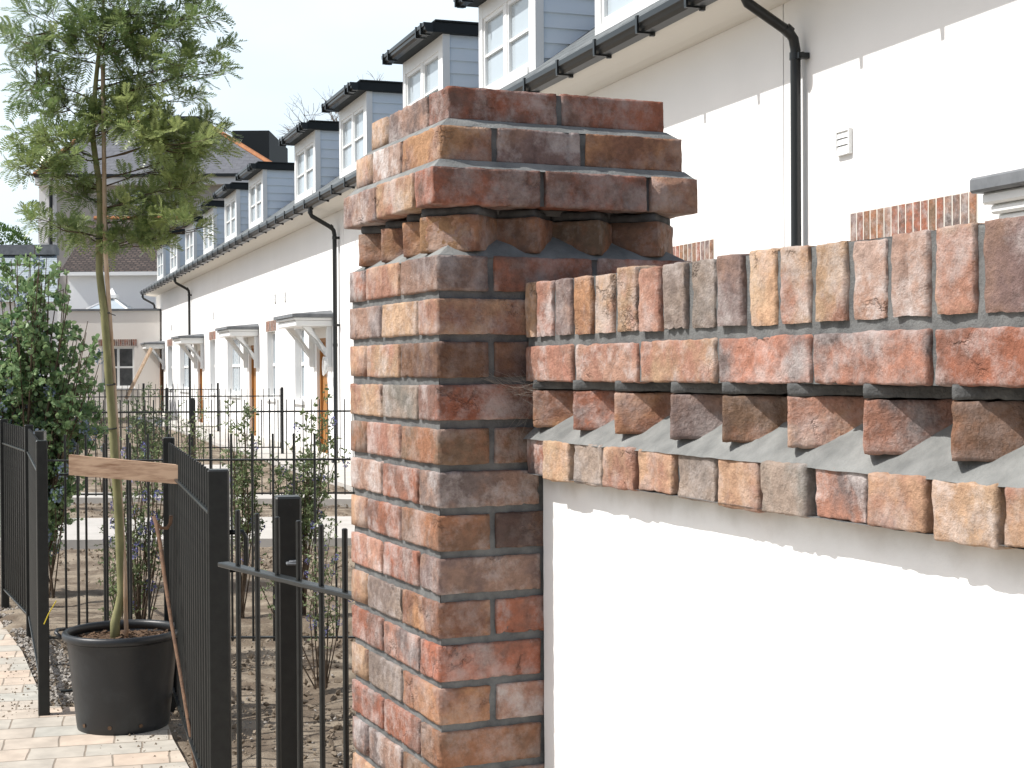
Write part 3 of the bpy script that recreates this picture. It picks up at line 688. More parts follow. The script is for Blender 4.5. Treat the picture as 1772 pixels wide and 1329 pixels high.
# cable coil hung beside the nearest whole canopy
mb = MB(); c0 = TW0 + U * (Sx(575) - .05) + Vector((-.9444, -.3287, 0)) * .1; cz = 1.66
for k in range(5):
    rr = .12 + .01 * k; pts = [c0 + U * (rr * math.cos(t / 12 * 2 * math.pi) * .6 + .01 * k) + Vector((0, 0, cz + rr * math.sin(t / 12 * 2 * math.pi) - .008 * k)) - Vector((.9444, .3287, 0)) * (.012 * k) for t in range(13)]
    mb.tube(pts, .006, 5)
mb.tube([c0 + Vector((0, 0, cz + .12)), c0 + Vector((0, 0, 2.25))], .006, 5); mb.tube([c0 + Vector((0, 0, cz - .1)), c0 - U * .1 + Vector((0, 0, cz - .4))], .006, 5)
tag(mb.build('cable_coil', M['white_paint']), 'loose coil of pale cable hanging by the nearest whole door canopy', 'cable')

# ------------------------------------------------------------------ ground
def tri_fan(pts, z): return [Vector((p.x, p.y, z)) for p in pts]
mb = MB()
xs = sorted(set([-400, -150, -60, -30, -20] + [-14 + .12 * i for i in range(0, 146)] + [5, 10, 20, 60, 200, 400]))
ys = sorted(set([-60, -10, 0, 2, 3] + [3.5 + .07 * i for i in range(0, 130)] + [12.6 + .25 * i for i in range(80)] + [34, 40, 60, 100, 300, 1500]))
def inpav(x, y):  # inside paved side (left of the fence line)
    for (xa, ya), (xb, yb) in zip(EDGE[:-1], EDGE[1:]):
        if yb <= y <= ya: 
            xe = xb + (xa - xb) * (y - yb) / (ya - yb); return x < xe
    return y < EDGE[-1][1] and x < 5
EDGE = [(-7.0, 16.0), (-3.45, 9.8), (-2.75, 8.3), (-2.32, 7.25), (-2.2, 6.93), (-1.62, 6.85), (-1.45, 6.3), (-.9, 4.8), (-.62, 3.9), (-.1, 3.0)]
vv = []; 
for x in xs:
    for y in ys:
        z = 0
        if -14 < x < 4 and 3.4 < y < 32:
            k = min(1, max(0, (y - 3.4) / 1.5)) * min(1, (32 - y) / 5)
            d = 1
            z = k * (.035 * nse(x * 1.1, y * 1.1, 0) + .030 * nse(x * 4, y * 4, 2) + .022 * nse(x * 11, y * 11, 5)) - .012
            z -= .01
            if inpav(x, y) or inpav(x + .14, y) or inpav(x, y - .1) : z = -.03
            # dug trench edge
            yy = y + .15 * nse(x * 2, 0, 0)
            if 8.6 < yy < 9.0 and x > -2.6 and not inpav(x, y): z -= .07
            if 9.0 <= yy < 11 and not inpav(x, y): z += .05
        vv.append((x, y, z))
ny_ = len(ys)
mb.add(vv, [(i * ny_ + j, (i + 1) * ny_ + j, (i + 1) * ny_ + j + 1, i * ny_ + j + 1) for i in range(len(xs) - 1) for j in range(ny_ - 1)])
M['soil'] = mat('soil', (.13, .10, .072), .98, (.27, .225, .17), 3.4, .014, 34, detail=9, lo=.43, hi=.6)
tag(mb.build('ground', M['soil'], None, True), kind='structure')
def sheet(name, pts, z, m, kind='structure', th=.06):
    b_ = MB(); n_ = len(pts); b_.add([(p[0], p[1], z) for p in pts] + [(p[0], p[1], z - th) for p in pts], [tuple(range(n_))] + [(i, (i + 1) % n_, n_ + (i + 1) % n_, n_ + i) for i in range(n_)])
    return tag(b_.build(name, m), kind=kind)
sheet('paving', [(-30, 16)] + EDGE + [(.1, 2.7), (5, 1.2), (5, -6), (-30, -6)], .006, M['paving'])
def gy(y): return EYE * FPX / (y - 640)
sheet('garden_path', [(-12, gy(944)), (3.2, gy(944) + .1), (1.0, gy(903)), (-12, gy(903) - .1)], .055, M['path'], th=.1)
sheet('kerb', [(-11, 18.6), (-1.7, 17.4), (-1.9, 18.1), (-11, 19.4)], .05, M['path'], th=.1)
n2 = Vector((-.9444, -.3287, 0))
def tp(s_, o_): v = TW0 + U * s_ + n2 * o_; return (v.x, v.y)
sheet('footpath', [tp(6, 0.02), tp(S_END, .02), tp(S_END, .95), tp(6, .95)], .04, M['path'], th=.1)
sheet('cross_path', [(-11, 24.5), (-4.4, 24), (-4.2, 22.6), (-11, 23)], .045, M['path'], th=.1)
# scattered stones and clods
def rocks(name, n_, region, smin, smax, m, z=0, seed=1):
    rd = random.Random(seed); b_ = MB(); k = 0
    while k < n_:
        p = region(rd)
        if p is None: continue
        k += 1; s_ = smin + (smax - smin) * rd.random() ** 2.2
        rot = Matrix.Rotation(rd.random() * 6.28, 3, 'Z') @ Matrix.Rotation(rd.random() * 1.5, 3, 'X'); o8 = []
        for d in ((1, 0, 0), (-1, 0, 0), (0, 1, 0), (0, -1, 0), (0, 0, 1), (0, 0, -1), (.6, .6, .5), (-.6, -.5, .6)):
            v = Vector(d) * s_ * rd.uniform(.7, 1.2); v.z *= .65; o8.append(rot @ v + Vector((p[0], p[1], z + s_ * .15)))
        b_.add(o8, [(0, 2, 6), (6, 2, 4), (0, 6, 4), (2, 1, 4), (1, 7, 4), (1, 3, 7), (7, 3, 4), (3, 0, 4), (2, 0, 5), (1, 2, 5), (3, 1, 5), (0, 3, 5)])
    return tag(b_.build(name, m), kind='stuff')
def reg_soil(rd):
    y = 4 + 16 * rd.random() ** 1.3; x = rd.uniform(-.9 * y * .42, .02 * y); 
    if inpav(x, y) or (gy(944) - .1 < y < gy(903) + .1): return None
    return (x, y)
g1 = rocks('soil_clods', 8000, reg_soil, .005, .022, M['clod'], -.012, 3); g1['label'] = 'brown crumbly soil clods over the planting beds'
g2 = rocks('soil_stones', 1600, reg_soil, .004, .015, M['stone'], -.008, 4); g2['label'] = 'small pale stones scattered over the soil'
def reg_grav(rd):
    t = rd.random(); i = rd.choice((0, 1, 1, 2, 2, 3)); (xa, ya), (xb, yb) = EDGE[i], EDGE[i + 1]
    if i == 0 and t < .5: return None
    return (xa + (xb - xa) * t + rd.uniform(-.01, .2), ya + (yb - ya) * t + rd.uniform(0, .12))
g3 = rocks('gravel_strip', 1500, reg_grav, .006, .018, M['stone'], .004, 5); g3['label'] = 'grey gravel strip between paving and left fence'
def reg_deb(rd):
    i = rd.randint(2, 7); t = rd.random(); (xa, ya), (xb, yb) = EDGE[i], EDGE[i + 1]
    return (xa + (xb - xa) * t - abs(rd.gauss(0, .12)), ya + (yb - ya) * t - abs(rd.gauss(0, .12)))
g4 = rocks('loose_dirt', 420, reg_deb, .002, .009, M['clod'], .006, 6); g4['label'] = 'loose crumbs of dirt spilled on the paving edge'

# ------------------------------------------------------------------ fences
TOPZ = EYE - .314; BARTOP = EYE - .335; RAILZ = EYE - .474
_bars = {}
def bar_mesh(h, r_=.0065):
    k = (round(h, 3), r_)
    if k not in _bars:
        b_ = MB(); b_.tube([(0, 0, 0), (0, 0, h - .002), (0, 0, h)], [r_, r_, r_ * .6], 8); o = b_.build('bar', M['black_paint'], None, 'auto'); _bars[k] = o.data; bpy.data.objects.remove(o)
    return _bars[k]
def fence(name, p0, p1, label, spacing=.1, posts=(), z0=.13, pw=.05, top=None, railz=None, cat='fence', ptop=None, braz=None, flat=(.03, .01), skew=0, first=.06, yaw=None, group='black metal railing fences', plen=0):
    p0 = Vector((*p0, 0)); p1 = Vector((*p1, 0)); d = p1 - p0; ln = d.length; rz = math.atan2(d.y, d.x)
    e = tag(empty(name, p0, rz), label, cat, group); top = top or BARTOP; railz = railz or RAILZ
    for zz in (railz, z0):
        b_ = MB(); b_.bbox(0, ln + plen, -flat[0] / 2, flat[0] / 2, zz - flat[1] / 2, zz + flat[1] / 2, .002); b_.build('rail', M['black_paint'], e)
    n_ = int((ln - first) / spacing) + 1
    for i in range(min(n_, 100)):
        x = first + i * spacing
        if x > ln - .02: break
        o = bpy.data.objects.new('bar', bar_mesh(top - z0 + .02)); COL.objects.link(o); o.parent = e; o.location = (x, 0, z0 - .02)
    for q in posts:
        x = q * ln; b_ = MB(); b_.bbox(-pw / 2, pw / 2, -pw / 2, pw / 2, -.05, (ptop or TOPZ), .004)
        o = b_.build('post', M['black_paint'], e); o.location = (x, 0, 0)
        if yaw is not None: o.rotation_euler = (0, 0, yaw - rz)
    return e
def P(x, y, z): v = atH(x, y, z); return (v.x, v.y)
pF1 = P(6, 725, TOPZ); pF2 = P(50, 735, TOPZ); pA = P(72, 762, TOPZ); pB = P(292, 757, TOPZ); pC = P(378, 812, TOPZ); pE = P(498, 858, TOPZ); pD = P(70, 745, TOPZ)
fence('railing_fence', pF1, pF2, 'farthest left run of black railings beyond the gravel strip', .1, (0,), .13)
fence('railing_fence', pF2, pA, 'black railings along the gravel strip ending at the post left of the plant pot', .1, (0, 1), .13, first=.07)
fence('railing_fence', pB, pC, 'black railings seen edge-on between the plant pot and the thick gate post', .1, (0,), .13, pw=.055, first=.07, yaw=R(12))
fence('metal_gate', (pA[0] + .06, pA[1] + .05), (pB[0] - .05, pB[1]), 'small black railing panel directly behind the plant pot', .118, (), .10, cat='gate', first=.085, group=None)
yb = (pD[1]); q0 = P(70, 745, TOPZ - .02); q1 = (-.2, yb - .05)
fence('railing_fence', pD, q1, 'long black railing fence across the soil bed behind the pot and pillar', .1107, (0,), .155, first=.13)
gA = atH(386, 976, RAILZ); gB = atH(606, 1030, RAILZ); gd = (gB - gA)
gt = fence('metal_gate', (gA.x, gA.y), (gA.x + gd.x * 1.12, gA.y + gd.y * 1.12), 'black railing gate leaf leaning in front of the post beside the brick pillar', gd.length / 6.02, (), .06, top=BARTOP, cat='gate', flat=(.03, .011), first=gd.length * .135, group=None)
def gatepost(p, label, yaw, w_=.068, extra=None, top=TOPZ):
    e = tag(empty('gate_post', (p[0], p[1], 0), yaw), label, 'post')
    b_ = MB(); b_.bbox(-w_ / 2, w_ / 2, -w_ / 2, w_ / 2, -.05, top, .005); b_.build('post_tube', M['black_paint'], e)
    return e
e = gatepost(pC, 'thick black square gate post at the near end of the edge-on railings', R(9))
b_ = MB(); h_ = TOPZ - .20
b_.tube([(.03, -.01, h_), (.075, -.01, h_), (.085, -.01, h_ - .02), (.085, -.01, h_ - .1), (.075, -.01, h_ - .12), (.03, -.01, h_ - .12)], .008, 8); b_.build('hoop_bracket', M['black_paint'], e, True)
e = gatepost(pE, 'thick black square latch post behind the railing gate beside the pillar', R(12), .064)
b_ = MB(); b_.bbox(-.008, .03, -.062, -.032, TOPZ - .166, TOPZ - .16, .002); b_.tube([(.011 + .01 * math.cos(t), -.05 + .007 * math.sin(t), TOPZ - .158) for t in [k * math.pi / 5 for k in range(11)]], .0028, 6); b_.build('latch_eye', M['stake'] if False else M['lead'], e)
b_ = MB(); b_.tube([(.005, -.0325, TOPZ - .02), (.005, -.0335, TOPZ - .02)], .004, 8); b_.build('rivet_hole', M['tie'], e)
# fences dividing the far front gardens
for (yrow, xl, xr, lab, spp) in ((690, -60, 655, 'black railings in the second garden row behind the flowering shrubs', .095), (672, 90, 488, 'black railings in the third garden row ending at a thin post before the white wall', .1),
                            (664, 120, 377, 'faint black railings of the fourth garden row in front of the far canopies', .1), (657, 160, 302, 'faintest railings farthest away in front of the cream annex', .1)):
    ptz = BARTOP
    a_ = P(xl, yrow, ptz); b2 = P(xr, yrow, ptz); Y_ = b2[1]
    n_posts = (0, .5, 1) if yrow > 660 else (.35, 1)
    if yrow == 690: n_posts = tuple((P(xq, yrow, ptz)[0] * Y_ / P(xq, yrow, ptz)[1] - a_[0] * Y_ / a_[1]) / (b2[0] - a_[0] * Y_ / a_[1]) for xq in (333,)) + (1,)
    fence('railing_fence', (a_[0] * Y_ / a_[1], Y_), b2, lab, spp if Y_ < 30 else .14, n_posts, .16, pw=.05, flat=(.02, .02))

# ------------------------------------------------------------------ potted tree
PC = atH(197, 1272, 0); PC = Vector((PC.x, PC.y + .16, 0))
def lathe(b_, prof, n_=48, c=(0, 0, 0)):
    vs = []; 
    for (r_, z_) in prof:
        for k in range(n_): t = 2 * math.pi * k / n_; vs.append((c[0] + r_ * math.cos(t), c[1] + r_ * math.sin(t), c[2] + z_))
    b_.add(vs, [(i * n_ + k, i * n_ + (k + 1) % n_, (i + 1) * n_ + (k + 1) % n_, (i + 1) * n_ + k) for i in range(len(prof) - 1) for k in range(n_)])
pot = tag(empty('plant_pot', PC, 0), 'large black plastic nursery pot with the staked young tree in it', 'plant pot')
b_ = MB(); lathe(b_, [(0, .006), (.175, .006), (.192, .0), (.197, .008), (.2, .03), (.222, .24), (.238, .385), (.24, .392), (.232, .392), (.226, .375), (.19, .02), (0, .02)]); 
b_.build('pot_body', M['pot'], pot, 'auto')
b_ = MB(); lathe(b_, [(.236, .392), (.244, .394), (.256, .40), (.260, .412), (.257, .425), (.25, .431), (.238, .43), (.231, .42), (.230, .393), (.236, .392)]); b_.build('rim', M['pot'], pot, True)
for t in (-2.25, -1.6, -.95, .2, 1.3, 2.4):
    b_ = MB(); b_.tube([(.203 * math.cos(t), .203 * math.sin(t), .04), (.2055 * math.cos(t), .2055 * math.sin(t), .04)], .009, 8); b_.build('drain_hole', M['compost'], pot)
for t in (math.pi * .98, .12):
    c, s_ = math.cos(t), math.sin(t); b_ = MB(); tn = Vector((-s_, c, 0)); rd_ = Vector((c, s_, 0))
    b_.tube([rd_ * .255 - tn * .06 + ZUP * .40, rd_ * .285 - tn * .045 + ZUP * .42, rd_ * .295 + ZUP * .425, rd_ * .285 + tn * .045 + ZUP * .42, rd_ * .255 + tn * .06 + ZUP * .40], .009, 8); b_.build('handle', M['pot'], pot, True)
b_ = MB(); n_ = 40
b_.grid(lambda u, v: (lambda r_, t: Vector((r_ * math.cos(t), r_ * math.sin(t), .385 + .012 * nse(r_ * math.cos(t) * 20, r_ * math.sin(t) * 20, 0) + .006 * nse(r_ * math.cos(t) * 60, r_ * math.sin(t) * 60, 0))))(u * .228, v * 2 * math.pi), 16, 60)
rd = random.Random(2)
for k in range(260):
    r_, t = .22 * math.sqrt(rd.random()), rd.random() * 6.28; p_ = Vector((r_ * math.cos(t), r_ * math.sin(t), .392)); dv = Vector((rd.uniform(-1, 1), rd.uniform(-1, 1), rd.uniform(0, .5))) * .012; q_ = Vector((-dv.y, dv.x, 0)) * .3
    b_.add([p_ - dv - q_, p_ + dv - q_, p_ + dv + q_ + ZUP * .004, p_ - dv + q_ + ZUP * .004], [(0, 1, 2, 3)])
b_.build('bark_mulch', M['compost'], pot)
b_ = MB(); b_.tube([atY(76, 1080, PC.y - .1), atY(84, 1062, PC.y - .1), atY(97, 1040, PC.y - .12)], .0025, 5); tag(b_.build('yellow_string', M['yellow']), 'frayed bit of yellow string tied to the pot handle', 'string')
YT = PC.y + .03
tr = tag(empty('potted_tree', (PC.x + .02, YT, .38)), 'slender young mimosa tree with a feathery crown growing in the black pot', 'tree')
tpx = [(199, 1100), (199, 1078), (206, 1050), (211, 1025), (208, 960), (205, 890), (200, 820), (196, 760), (192, 700), (188, 650), (184, 590), (180, 540), (176, 505), (172, 470), (172, 420), (174, 360), (172, 320), (166, 280), (160, 235), (162, 190), (166, 140), (172, 80), (178, 20), (182, -60), (185, -130)]
tpts = [atY(x, y, YT + .012 * math.sin(y * .02)) for x, y in tpx]; tpts[0].z = .36
rads = [1.2 * q_ for q_ in [.019, .018, .0165, .017, .016, .0155, .015, .015, .015, .0148, .0145, .014, .014, .0135, .013, .0125, .012, .011, .0105, .0095, .0085, .007, .006, .004, .002]]
b_ = MB(); b_.tube(tpts, rads, 12)
o = b_.build('trunk', M['bark_green'], None, True); o.parent = tr; o.location = -Vector(tr.location)
def trunk_at(y):
    for (a, b2), (p_, q_) in zip(zip(tpx[:-1], tpx[1:]), zip(tpts[:-1], tpts[1:])):
        if b2[1] <= y <= a[1]: return p_.lerp(q_, (a[1] - y) / (a[1] - b2[1]))
    return tpts[-1]
# crown: feathery pinnate fronds on a tree of branches
rd = random.Random(11); fb = MB(); bb = MB()
def frond(p, d, ln, lv):
    d = d.normalized(); side = d.cross(Vector((rd.uniform(-.4, .4), rd.uniform(-.4, .4), 1))).normalized(); nrm = side.cross(d)
    droop = rd.uniform(-.1, .35); n_ = 8; prev = p; pts = []
    for i in range(n_ + 1):
        t = i / n_; pts.append(p + d * (ln * t) - ZUP * (droop * ln * t * t))
    for i in range(1, n_ + 1):
        t = i / n_; a = pts[i]; ll = ln * (.36 * math.sin(math.pi * (.14 + .74 * t)) + .07); wd = .0034
        for sg in (1, -1):
            e_ = a + (side * sg * .86 + d * .5 + nrm * rd.uniform(.0, .3)).normalized() * ll; dd = (pts[i] - pts[i - 1]).normalized() * wd
            v = lv + rd.uniform(-.12, .12); fb.add([a - dd, (a + e_) / 2 - dd * 1.25, e_, (a + e_) / 2 + dd * 1.25], [(0, 1, 2, 3)], lv=v)
    fb.add([pts[0] - side * .0009, pts[-1], pts[0] + side * .0009], [(0, 1, 2)], lv=lv + .3)
def spray(p, d, size, lv, n=9):
    d = d.normalized(); ax = d.cross(Vector((rd.uniform(-1, 1), rd.uniform(-1, 1), rd.uniform(-1, 1)))).normalized()
    bb.tube([p, p + d * size * .5, p + d * size + ZUP * rd.uniform(-.01, .015)], [.0016, .0012, .0006], 4, False)
    for i in range(n):
        t = (i + .5) / n; q = Matrix.Rotation(i * 2.4 + rd.random(), 3, d) @ ax; fd = d * (.55 + .5 * t) + q * .8 + ZUP * rd.uniform(-.1, .25)
        frond(p + d * size * t, fd, rd.uniform(.052, .092) * (1 if t < .8 else .85), lv + rd.uniform(-.15, .15))
lobes = [(230, 20, 110, 50, 40), (100, 40, 80, 45, 24), (30, 70, 34, 30, 7), (180, 85, 90, 45, 34), (290, 60, 60, 40, 15), (345, 30, 28, 30, 7), (60, 140, 55, 45, 20), (105, 180, 50, 36, 14), (240, 130, 80, 40, 28), (330, 110, 45, 34, 11), (385, 85, 8, 16, 2), (372, 122, 24, 18, 3),
         (325, 165, 40, 18, 4), (250, 210, 60, 40, 26), (300, 240, 70, 40, 28), (370, 225, 22, 28, 3), (345, 265, 45, 24, 10), (290, 290, 60, 28, 15), (70, 240, 45, 24, 8), (45, 285, 36, 26, 8), (120, 255, 40, 28, 10), (90, 300, 28, 18, 5), (130, 335, 26, 16, 4), (215, 350, 28, 16, 3), (320, 320, 32, 16, 7), (300, 350, 50, 22, 10),
         (320, 388, 38, 18, 6), (270, 400, 40, 18, 6), (55, 375, 24, 12, 3), (120, 400, 24, 16, 4), (250, 340, 22, 14, 3), (200, 410, 20, 12, 2), (190, -60, 150, 50, 30), (195, 200, 34, 40, 9), (150, 210, 30, 26, 5), (275, 425, 20, 8, 1)]
for (lx, ly, rx, ry, cnt) in lobes:
    yd = rd.uniform(-.18, .18); att = trunk_at(min(430, ly + 12 + abs(lx - 172) * .2)); cen = atY(lx, ly, YT + yd)
    mid = att.lerp(cen, .5) + Vector((rd.uniform(-.02, .02), 0, rd.uniform(-.02, .015))); bb.tube([att, att.lerp(mid, .5) + ZUP * rd.uniform(-.012, .006), mid, mid.lerp(cen, .5) + ZUP * rd.uniform(0, .012), cen], [.004, .0034, .0028, .0022, .0012], 6, False)
    for k in range(3 + (3 if ly > 300 else 0)): spray(att.lerp(cen, rd.uniform(.35, .95)), Vector((rd.gauss(0, 1), rd.gauss(0, 1), rd.gauss(.2, .8))), .05, .5, 5)
    for k in range(int(cnt * (.95 if ly < 200 else 1.3) + 1)):
        a = rd.random() * 6.28; r_ = math.sqrt(rd.random()) * .95
        p_ = atY(lx + rx * r_ * math.cos(a), ly + ry * r_ * math.sin(a), YT + yd + rd.gauss(0, .09)); src = mid.lerp(cen, rd.uniform(.3, 1)); d = (p_ - src)
        if k % 2 == 0: bb.tube([src, src.lerp(p_, .5) + Vector((rd.uniform(-.01, .01), 0, -.008)), p_], [.0022, .0018, .0012], 4, False)
        lv = .34 + .3 * rd.random() + (.22 if ly > 200 and lx > 200 else 0) - (.15 if ly < 150 else 0)
        spray(p_ - d.normalized() * .03, d.normalized() + Vector((rd.uniform(-.5, .5), rd.uniform(-.5, .5), rd.uniform(.0, .6))), rd.uniform(.05, .085), lv, n=rd.randint(5, 9))
for (name, m_, mm) in (('crown', fb, M['mimosa']), ('branches', bb, M['bark_brown'])):
    o = m_.build(name, mm, None); o.parent = tr; o.location = -Vector(tr.location)
# stake and ties
spx = [(218, 1100), (216, 1010), (214, 900), (205, 700), (190, 520), (181, 420), (179, 300), (178, 120)]
spts = [atY(x, y, YT - .01 - .02 * (y < 600)) for x, y in spx]; spts[0].z = .36; spts = [spts[0].lerp(spts[-1], k / 11) for k in range(12)]
a_, z_ = atY(219, 1100, YT - .005), atY(178, 112, YT - .03); a_.z = .36
mid_ = atY(182, 430, YT - .028)
b_ = MB(); b_.tube([a_, atY(216, 990, YT - .0), atY(205, 800, YT + .03), atY(196, 640, YT + .03), mid_, z_], .0095, 10)
tag(b_.build('wooden_stake', M['stake'], None, True), 'thin pale wooden stake tied upright to the young tree', 'stake')
b_ = MB()
def ring(c, r_, h=.012):
    b_.tube([(c.x + r_ * math.cos(t), c.y + r_ * .8 * math.sin(t), c.z + .003 * math.sin(t)) for t in [k * math.pi / 8 for k in range(17)]], .003, 6)
for (tx_, ty_, r_) in ((177, 413, .03), (182, 541, .022), (192, 665, .019), (194, 741, .019), (200, 903, .019), (176, 228, .024)):
    b_ = MB(); ring(atY(tx_, ty_, YT), r_)
    if ty_ == 541: b_.tube([atY(186, 541, YT - .03), atY(200, 546, YT - .04)], .002, 5)
    o = b_.build('rubber_tie', M['tie'], None); o.parent = tr; o.location = -Vector(tr.location)
# timber board across the gap
Yp = PC.y - .10; pa, pb = atY(119, 787, Yp), atY(311, 805, Yp - .03); pc = atY(119, 822, Yp); pd_ = atY(311, 838, Yp - .03)
b_ = MB(); th = Vector((0, .028, 0)); nn = 24
def fn(u, v): p_ = pa.lerp(pb, u).lerp(pc.lerp(pd_, u), v); return p_ + ZUP * .0012 * nse(u * 9, v, 0)
b_.grid(fn, nn, 3); b_.grid(lambda u, v: fn(u, v) + th, nn, 3); b_.grid(lambda u, v: fn(u, 0) + th * v, nn, 1); b_.grid(lambda u, v: fn(u, 1) + th * v, nn, 1); b_.grid(lambda u, v: fn(0, u) + th * v, 3, 1); b_.grid(lambda u, v: fn(1, u) + th * v, 3, 1)
tag(b_.build('timber_board', M['plank']), 'rough pale sawn board fixed level across the railings in front of the trunk', 'board')
# bent rusty rod
b_ = MB(); rp = [(296, 892), (295, 905), (289, 914), (280, 914), (273, 908)]
b_.tube([atY(x, y, PC.y - .05) for x, y in rp], .008, 8)
rp = [(266, 894), (270, 905), (277, 940), (285, 1000), (297, 1080), (311, 1160), (324, 1240), (340, 1340)]; b_.tube([atY(x, y, PC.y - .1 - .75 * (y - 894) / 446) for x, y in rp], [.008, .0095, .009, .0085, .008, .0075, .007, .0065], 8)
tag(b_.build('rusty_rod', M['rust'], None, True), 'long rusty bent rod leaning on the railings right of the pot', 'rod')

# ------------------------------------------------------------------ shrubs
def leaf(mbx, p, d, sz, lv, asp=.55):
    d = d.normalized(); s_ = d.cross(Vector((rd.uniform(-1, 1), rd.uniform(-1, 1), rd.uniform(-1, 1)))).normalized() * sz * asp * .5; f_ = d * sz; up = d.cross(s_).normalized() * sz * .08
    mbx.add([p, p + f_ * .35 + s_, p + f_ * .75 + s_ * .85, p + f_ + up, p + f_ * .75 - s_ * .85, p + f_ * .35 - s_], [(0, 1, 2, 3), (0, 3, 4, 5)], lv=lv)
def shrub(name, label, base, top_pts, m_leaf, leafsz, per, flower=None, nfl=0, twig_r=.006, asp=.55, spread=.07, cat='shrub', fsize=.02, reach=.5, tw=12):
    root = tag(empty(name, base), label, cat); lb = MB(); tb = MB(); fl = []
    for tp_ in top_pts:
        tp_ = Vector(tp_); b0 = Vector(base) + Vector((rd.uniform(-.03, .03), rd.uniform(-.03, .03), 0)); mid = b0.lerp(tp_, .5) + Vector((rd.uniform(-.05, .05), rd.uniform(-.05, .05), .03))
        pts = [b0, b0.lerp(mid, .5), mid, mid.lerp(tp_, .5), tp_]; tb.tube(pts, [twig_r, twig_r * .85, twig_r * .7, twig_r * .5, twig_r * .25], 6, False)
        for k in range(tw):
            t = 1 - reach * rd.random() ** .9 * (1 + .0); q = (t * 4); i = min(3, int(q)); src = pts[i].lerp(pts[i + 1], q - i)
            dr = Vector((rd.gauss(0, 1), rd.gauss(0, 1), rd.gauss(.35, .7))).normalized(); ln = spread * rd.uniform(.5, 1.5); end = src + dr * ln
            tb.tube([src, end], [twig_r * .3, twig_r * .12], 4, False)
            for j in range(per):
                u = rd.random() ** .7; pp = src.lerp(end, u); ld = (dr * .6 + Vector((rd.gauss(0, 1), rd.gauss(0, 1), rd.gauss(.2, 1))).normalized()); leaf(lb, pp, ld, leafsz * rd.uniform(.6, 1.25), min(1, max(0, rd.gauss(.4, .25))), asp)
            if flower and rd.random() < nfl and len(fl) < 100:
                c = end; fl.append(MB())
                for j in range(38):
                    v = Vector((rd.gauss(0, 1), rd.gauss(0, 1), rd.gauss(0, 1))).normalized(); pp = c + Vector((v.x, v.y, v.z * 1.35)) * fsize * rd.uniform(.6, 1); leaf(fl[-1], pp, v + Vector((.01, 0, 0)), fsize * .5, rd.random(), 1.0)
    for nm, mm, mt in (('stems', tb, M['bark_brown']), ('foliage', lb, m_leaf)) + tuple(('flower_head', q_, flower) for q_ in fl):
        if mm.v: o = mm.build(nm, mt, None); o.parent = root; o.location = -Vector(base)
    return root
def px_tops(lst, Y, dy=.12): return [atY(x, y, Y + rd.uniform(-dy, dy)) for x, y in lst]
def gnd(x, Y): v = atY(x, 900, Y); return Vector((v.x, Y, 0.0))
# big round-leaved shrub at the left, behind the fence
Yq = 10.3
tops = []
for k in range(70):
    y = rd.uniform(440, 740); wmax = 30 + 78 * min(1, (y - 425) / 130); cxx = 62 + (y - 440) * .06; tops.append((cxx + rd.uniform(-wmax, wmax), y))
tops += [(60, 425), (52, 440), (30, 450), (85, 470), (110, 500), (135, 580), (150, 620), (155, 650), (12, 480), (5, 540)]
shrub('flowering_shrub', 'tall bushy green shrub with rounded leaves and pale blue flowers behind the left fence', gnd(48, Yq), px_tops(tops, Yq, .22), M['ceanothus'], .044, 13, M['paleflower'], .10, .009, .7, .14, fsize=.034, reach=.82, tw=16)
# lilac heads shrub behind the board
tops = [(215, 760), (235, 745), (250, 742), (262, 748), (276, 745), (290, 758), (222, 790), (268, 782), (200, 790), (300, 790), (185, 800), (248, 800), (270, 830), (240, 850), (290, 860), (230, 905), (260, 900), (210, 930), (245, 960), (280, 950), (200, 980), (230, 1000), (190, 1010)]
shrub('flowering_shrub', 'sparse shrub with lilac flower heads showing above the board behind the trunk', gnd(238, 8.2), px_tops(tops, 8.2, .1), M['smallleaf'], .02, 10, M['flower'], .09, .005, .5, .075, fsize=.02, reach=.5, tw=14)
tops = [(560, 690), (545, 705), (530, 715), (520, 740), (540, 745), (565, 735), (505, 770), (530, 770), (555, 765), (575, 760), (500, 800), (525, 800), (545, 800), (480, 790), (465, 800), (515, 830), (540, 835), (490, 840), (590, 770)]
shrub('flowering_shrub', 'blue flowering shrub between the two gate posts against the white houses', gnd(520, 9.4), px_tops(tops, 9.4, .15), M['smallleaf'], .026, 12, M['flower'], .05, .005, .45, .09, fsize=.02, reach=.6, tw=19)
tops = [(405, 690), (395, 700), (420, 705), (430, 690), (410, 720), (440, 720), (395, 740), (425, 750), (445, 760), (405, 780), (420, 800), (400, 830), (450, 800), (440, 825), (410, 850)]
shrub('flowering_shrub', 'thin upright flowering shrub just right of the edge-on railings', gnd(415, 9.3), px_tops(tops, 9.3, .12), M['smallleaf'], .025, 10, M['flower'], .04, .005, .45, .075, fsize=.02, reach=.6, tw=17)
tops = [(545, 905), (560, 920), (535, 930), (575, 905), (555, 950), (540, 970), (580, 960), (550, 1000), (565, 1020), (540, 1040), (590, 1000), (555, 1060), (575, 1070), (430, 930), (425, 960)]
shrub('flowering_shrub', 'low shrub with small purple flowers between gate bars and pillar', gnd(552, 7.3), px_tops(tops, 7.3, .1), M['smallleaf'], .016, 8, M['flower'], .16, .004, .4, .06, fsize=.011, reach=.5, tw=12)
tops = [(225, 690), (245, 675), (260, 672), (280, 690), (235, 710), (255, 700), (275, 710), (265, 725), (245, 730), (290, 715), (220, 720), (255, 745)]
shrub('round_bush', 'fluffy grey green bush far off in front of the cream annex', gnd(255, 17.6), px_tops(tops, 17.6, .3), M['silverleaf'], .03, 16, M['paleflower'], .04, .006, .4, .17, fsize=.03, reach=.6, tw=22)
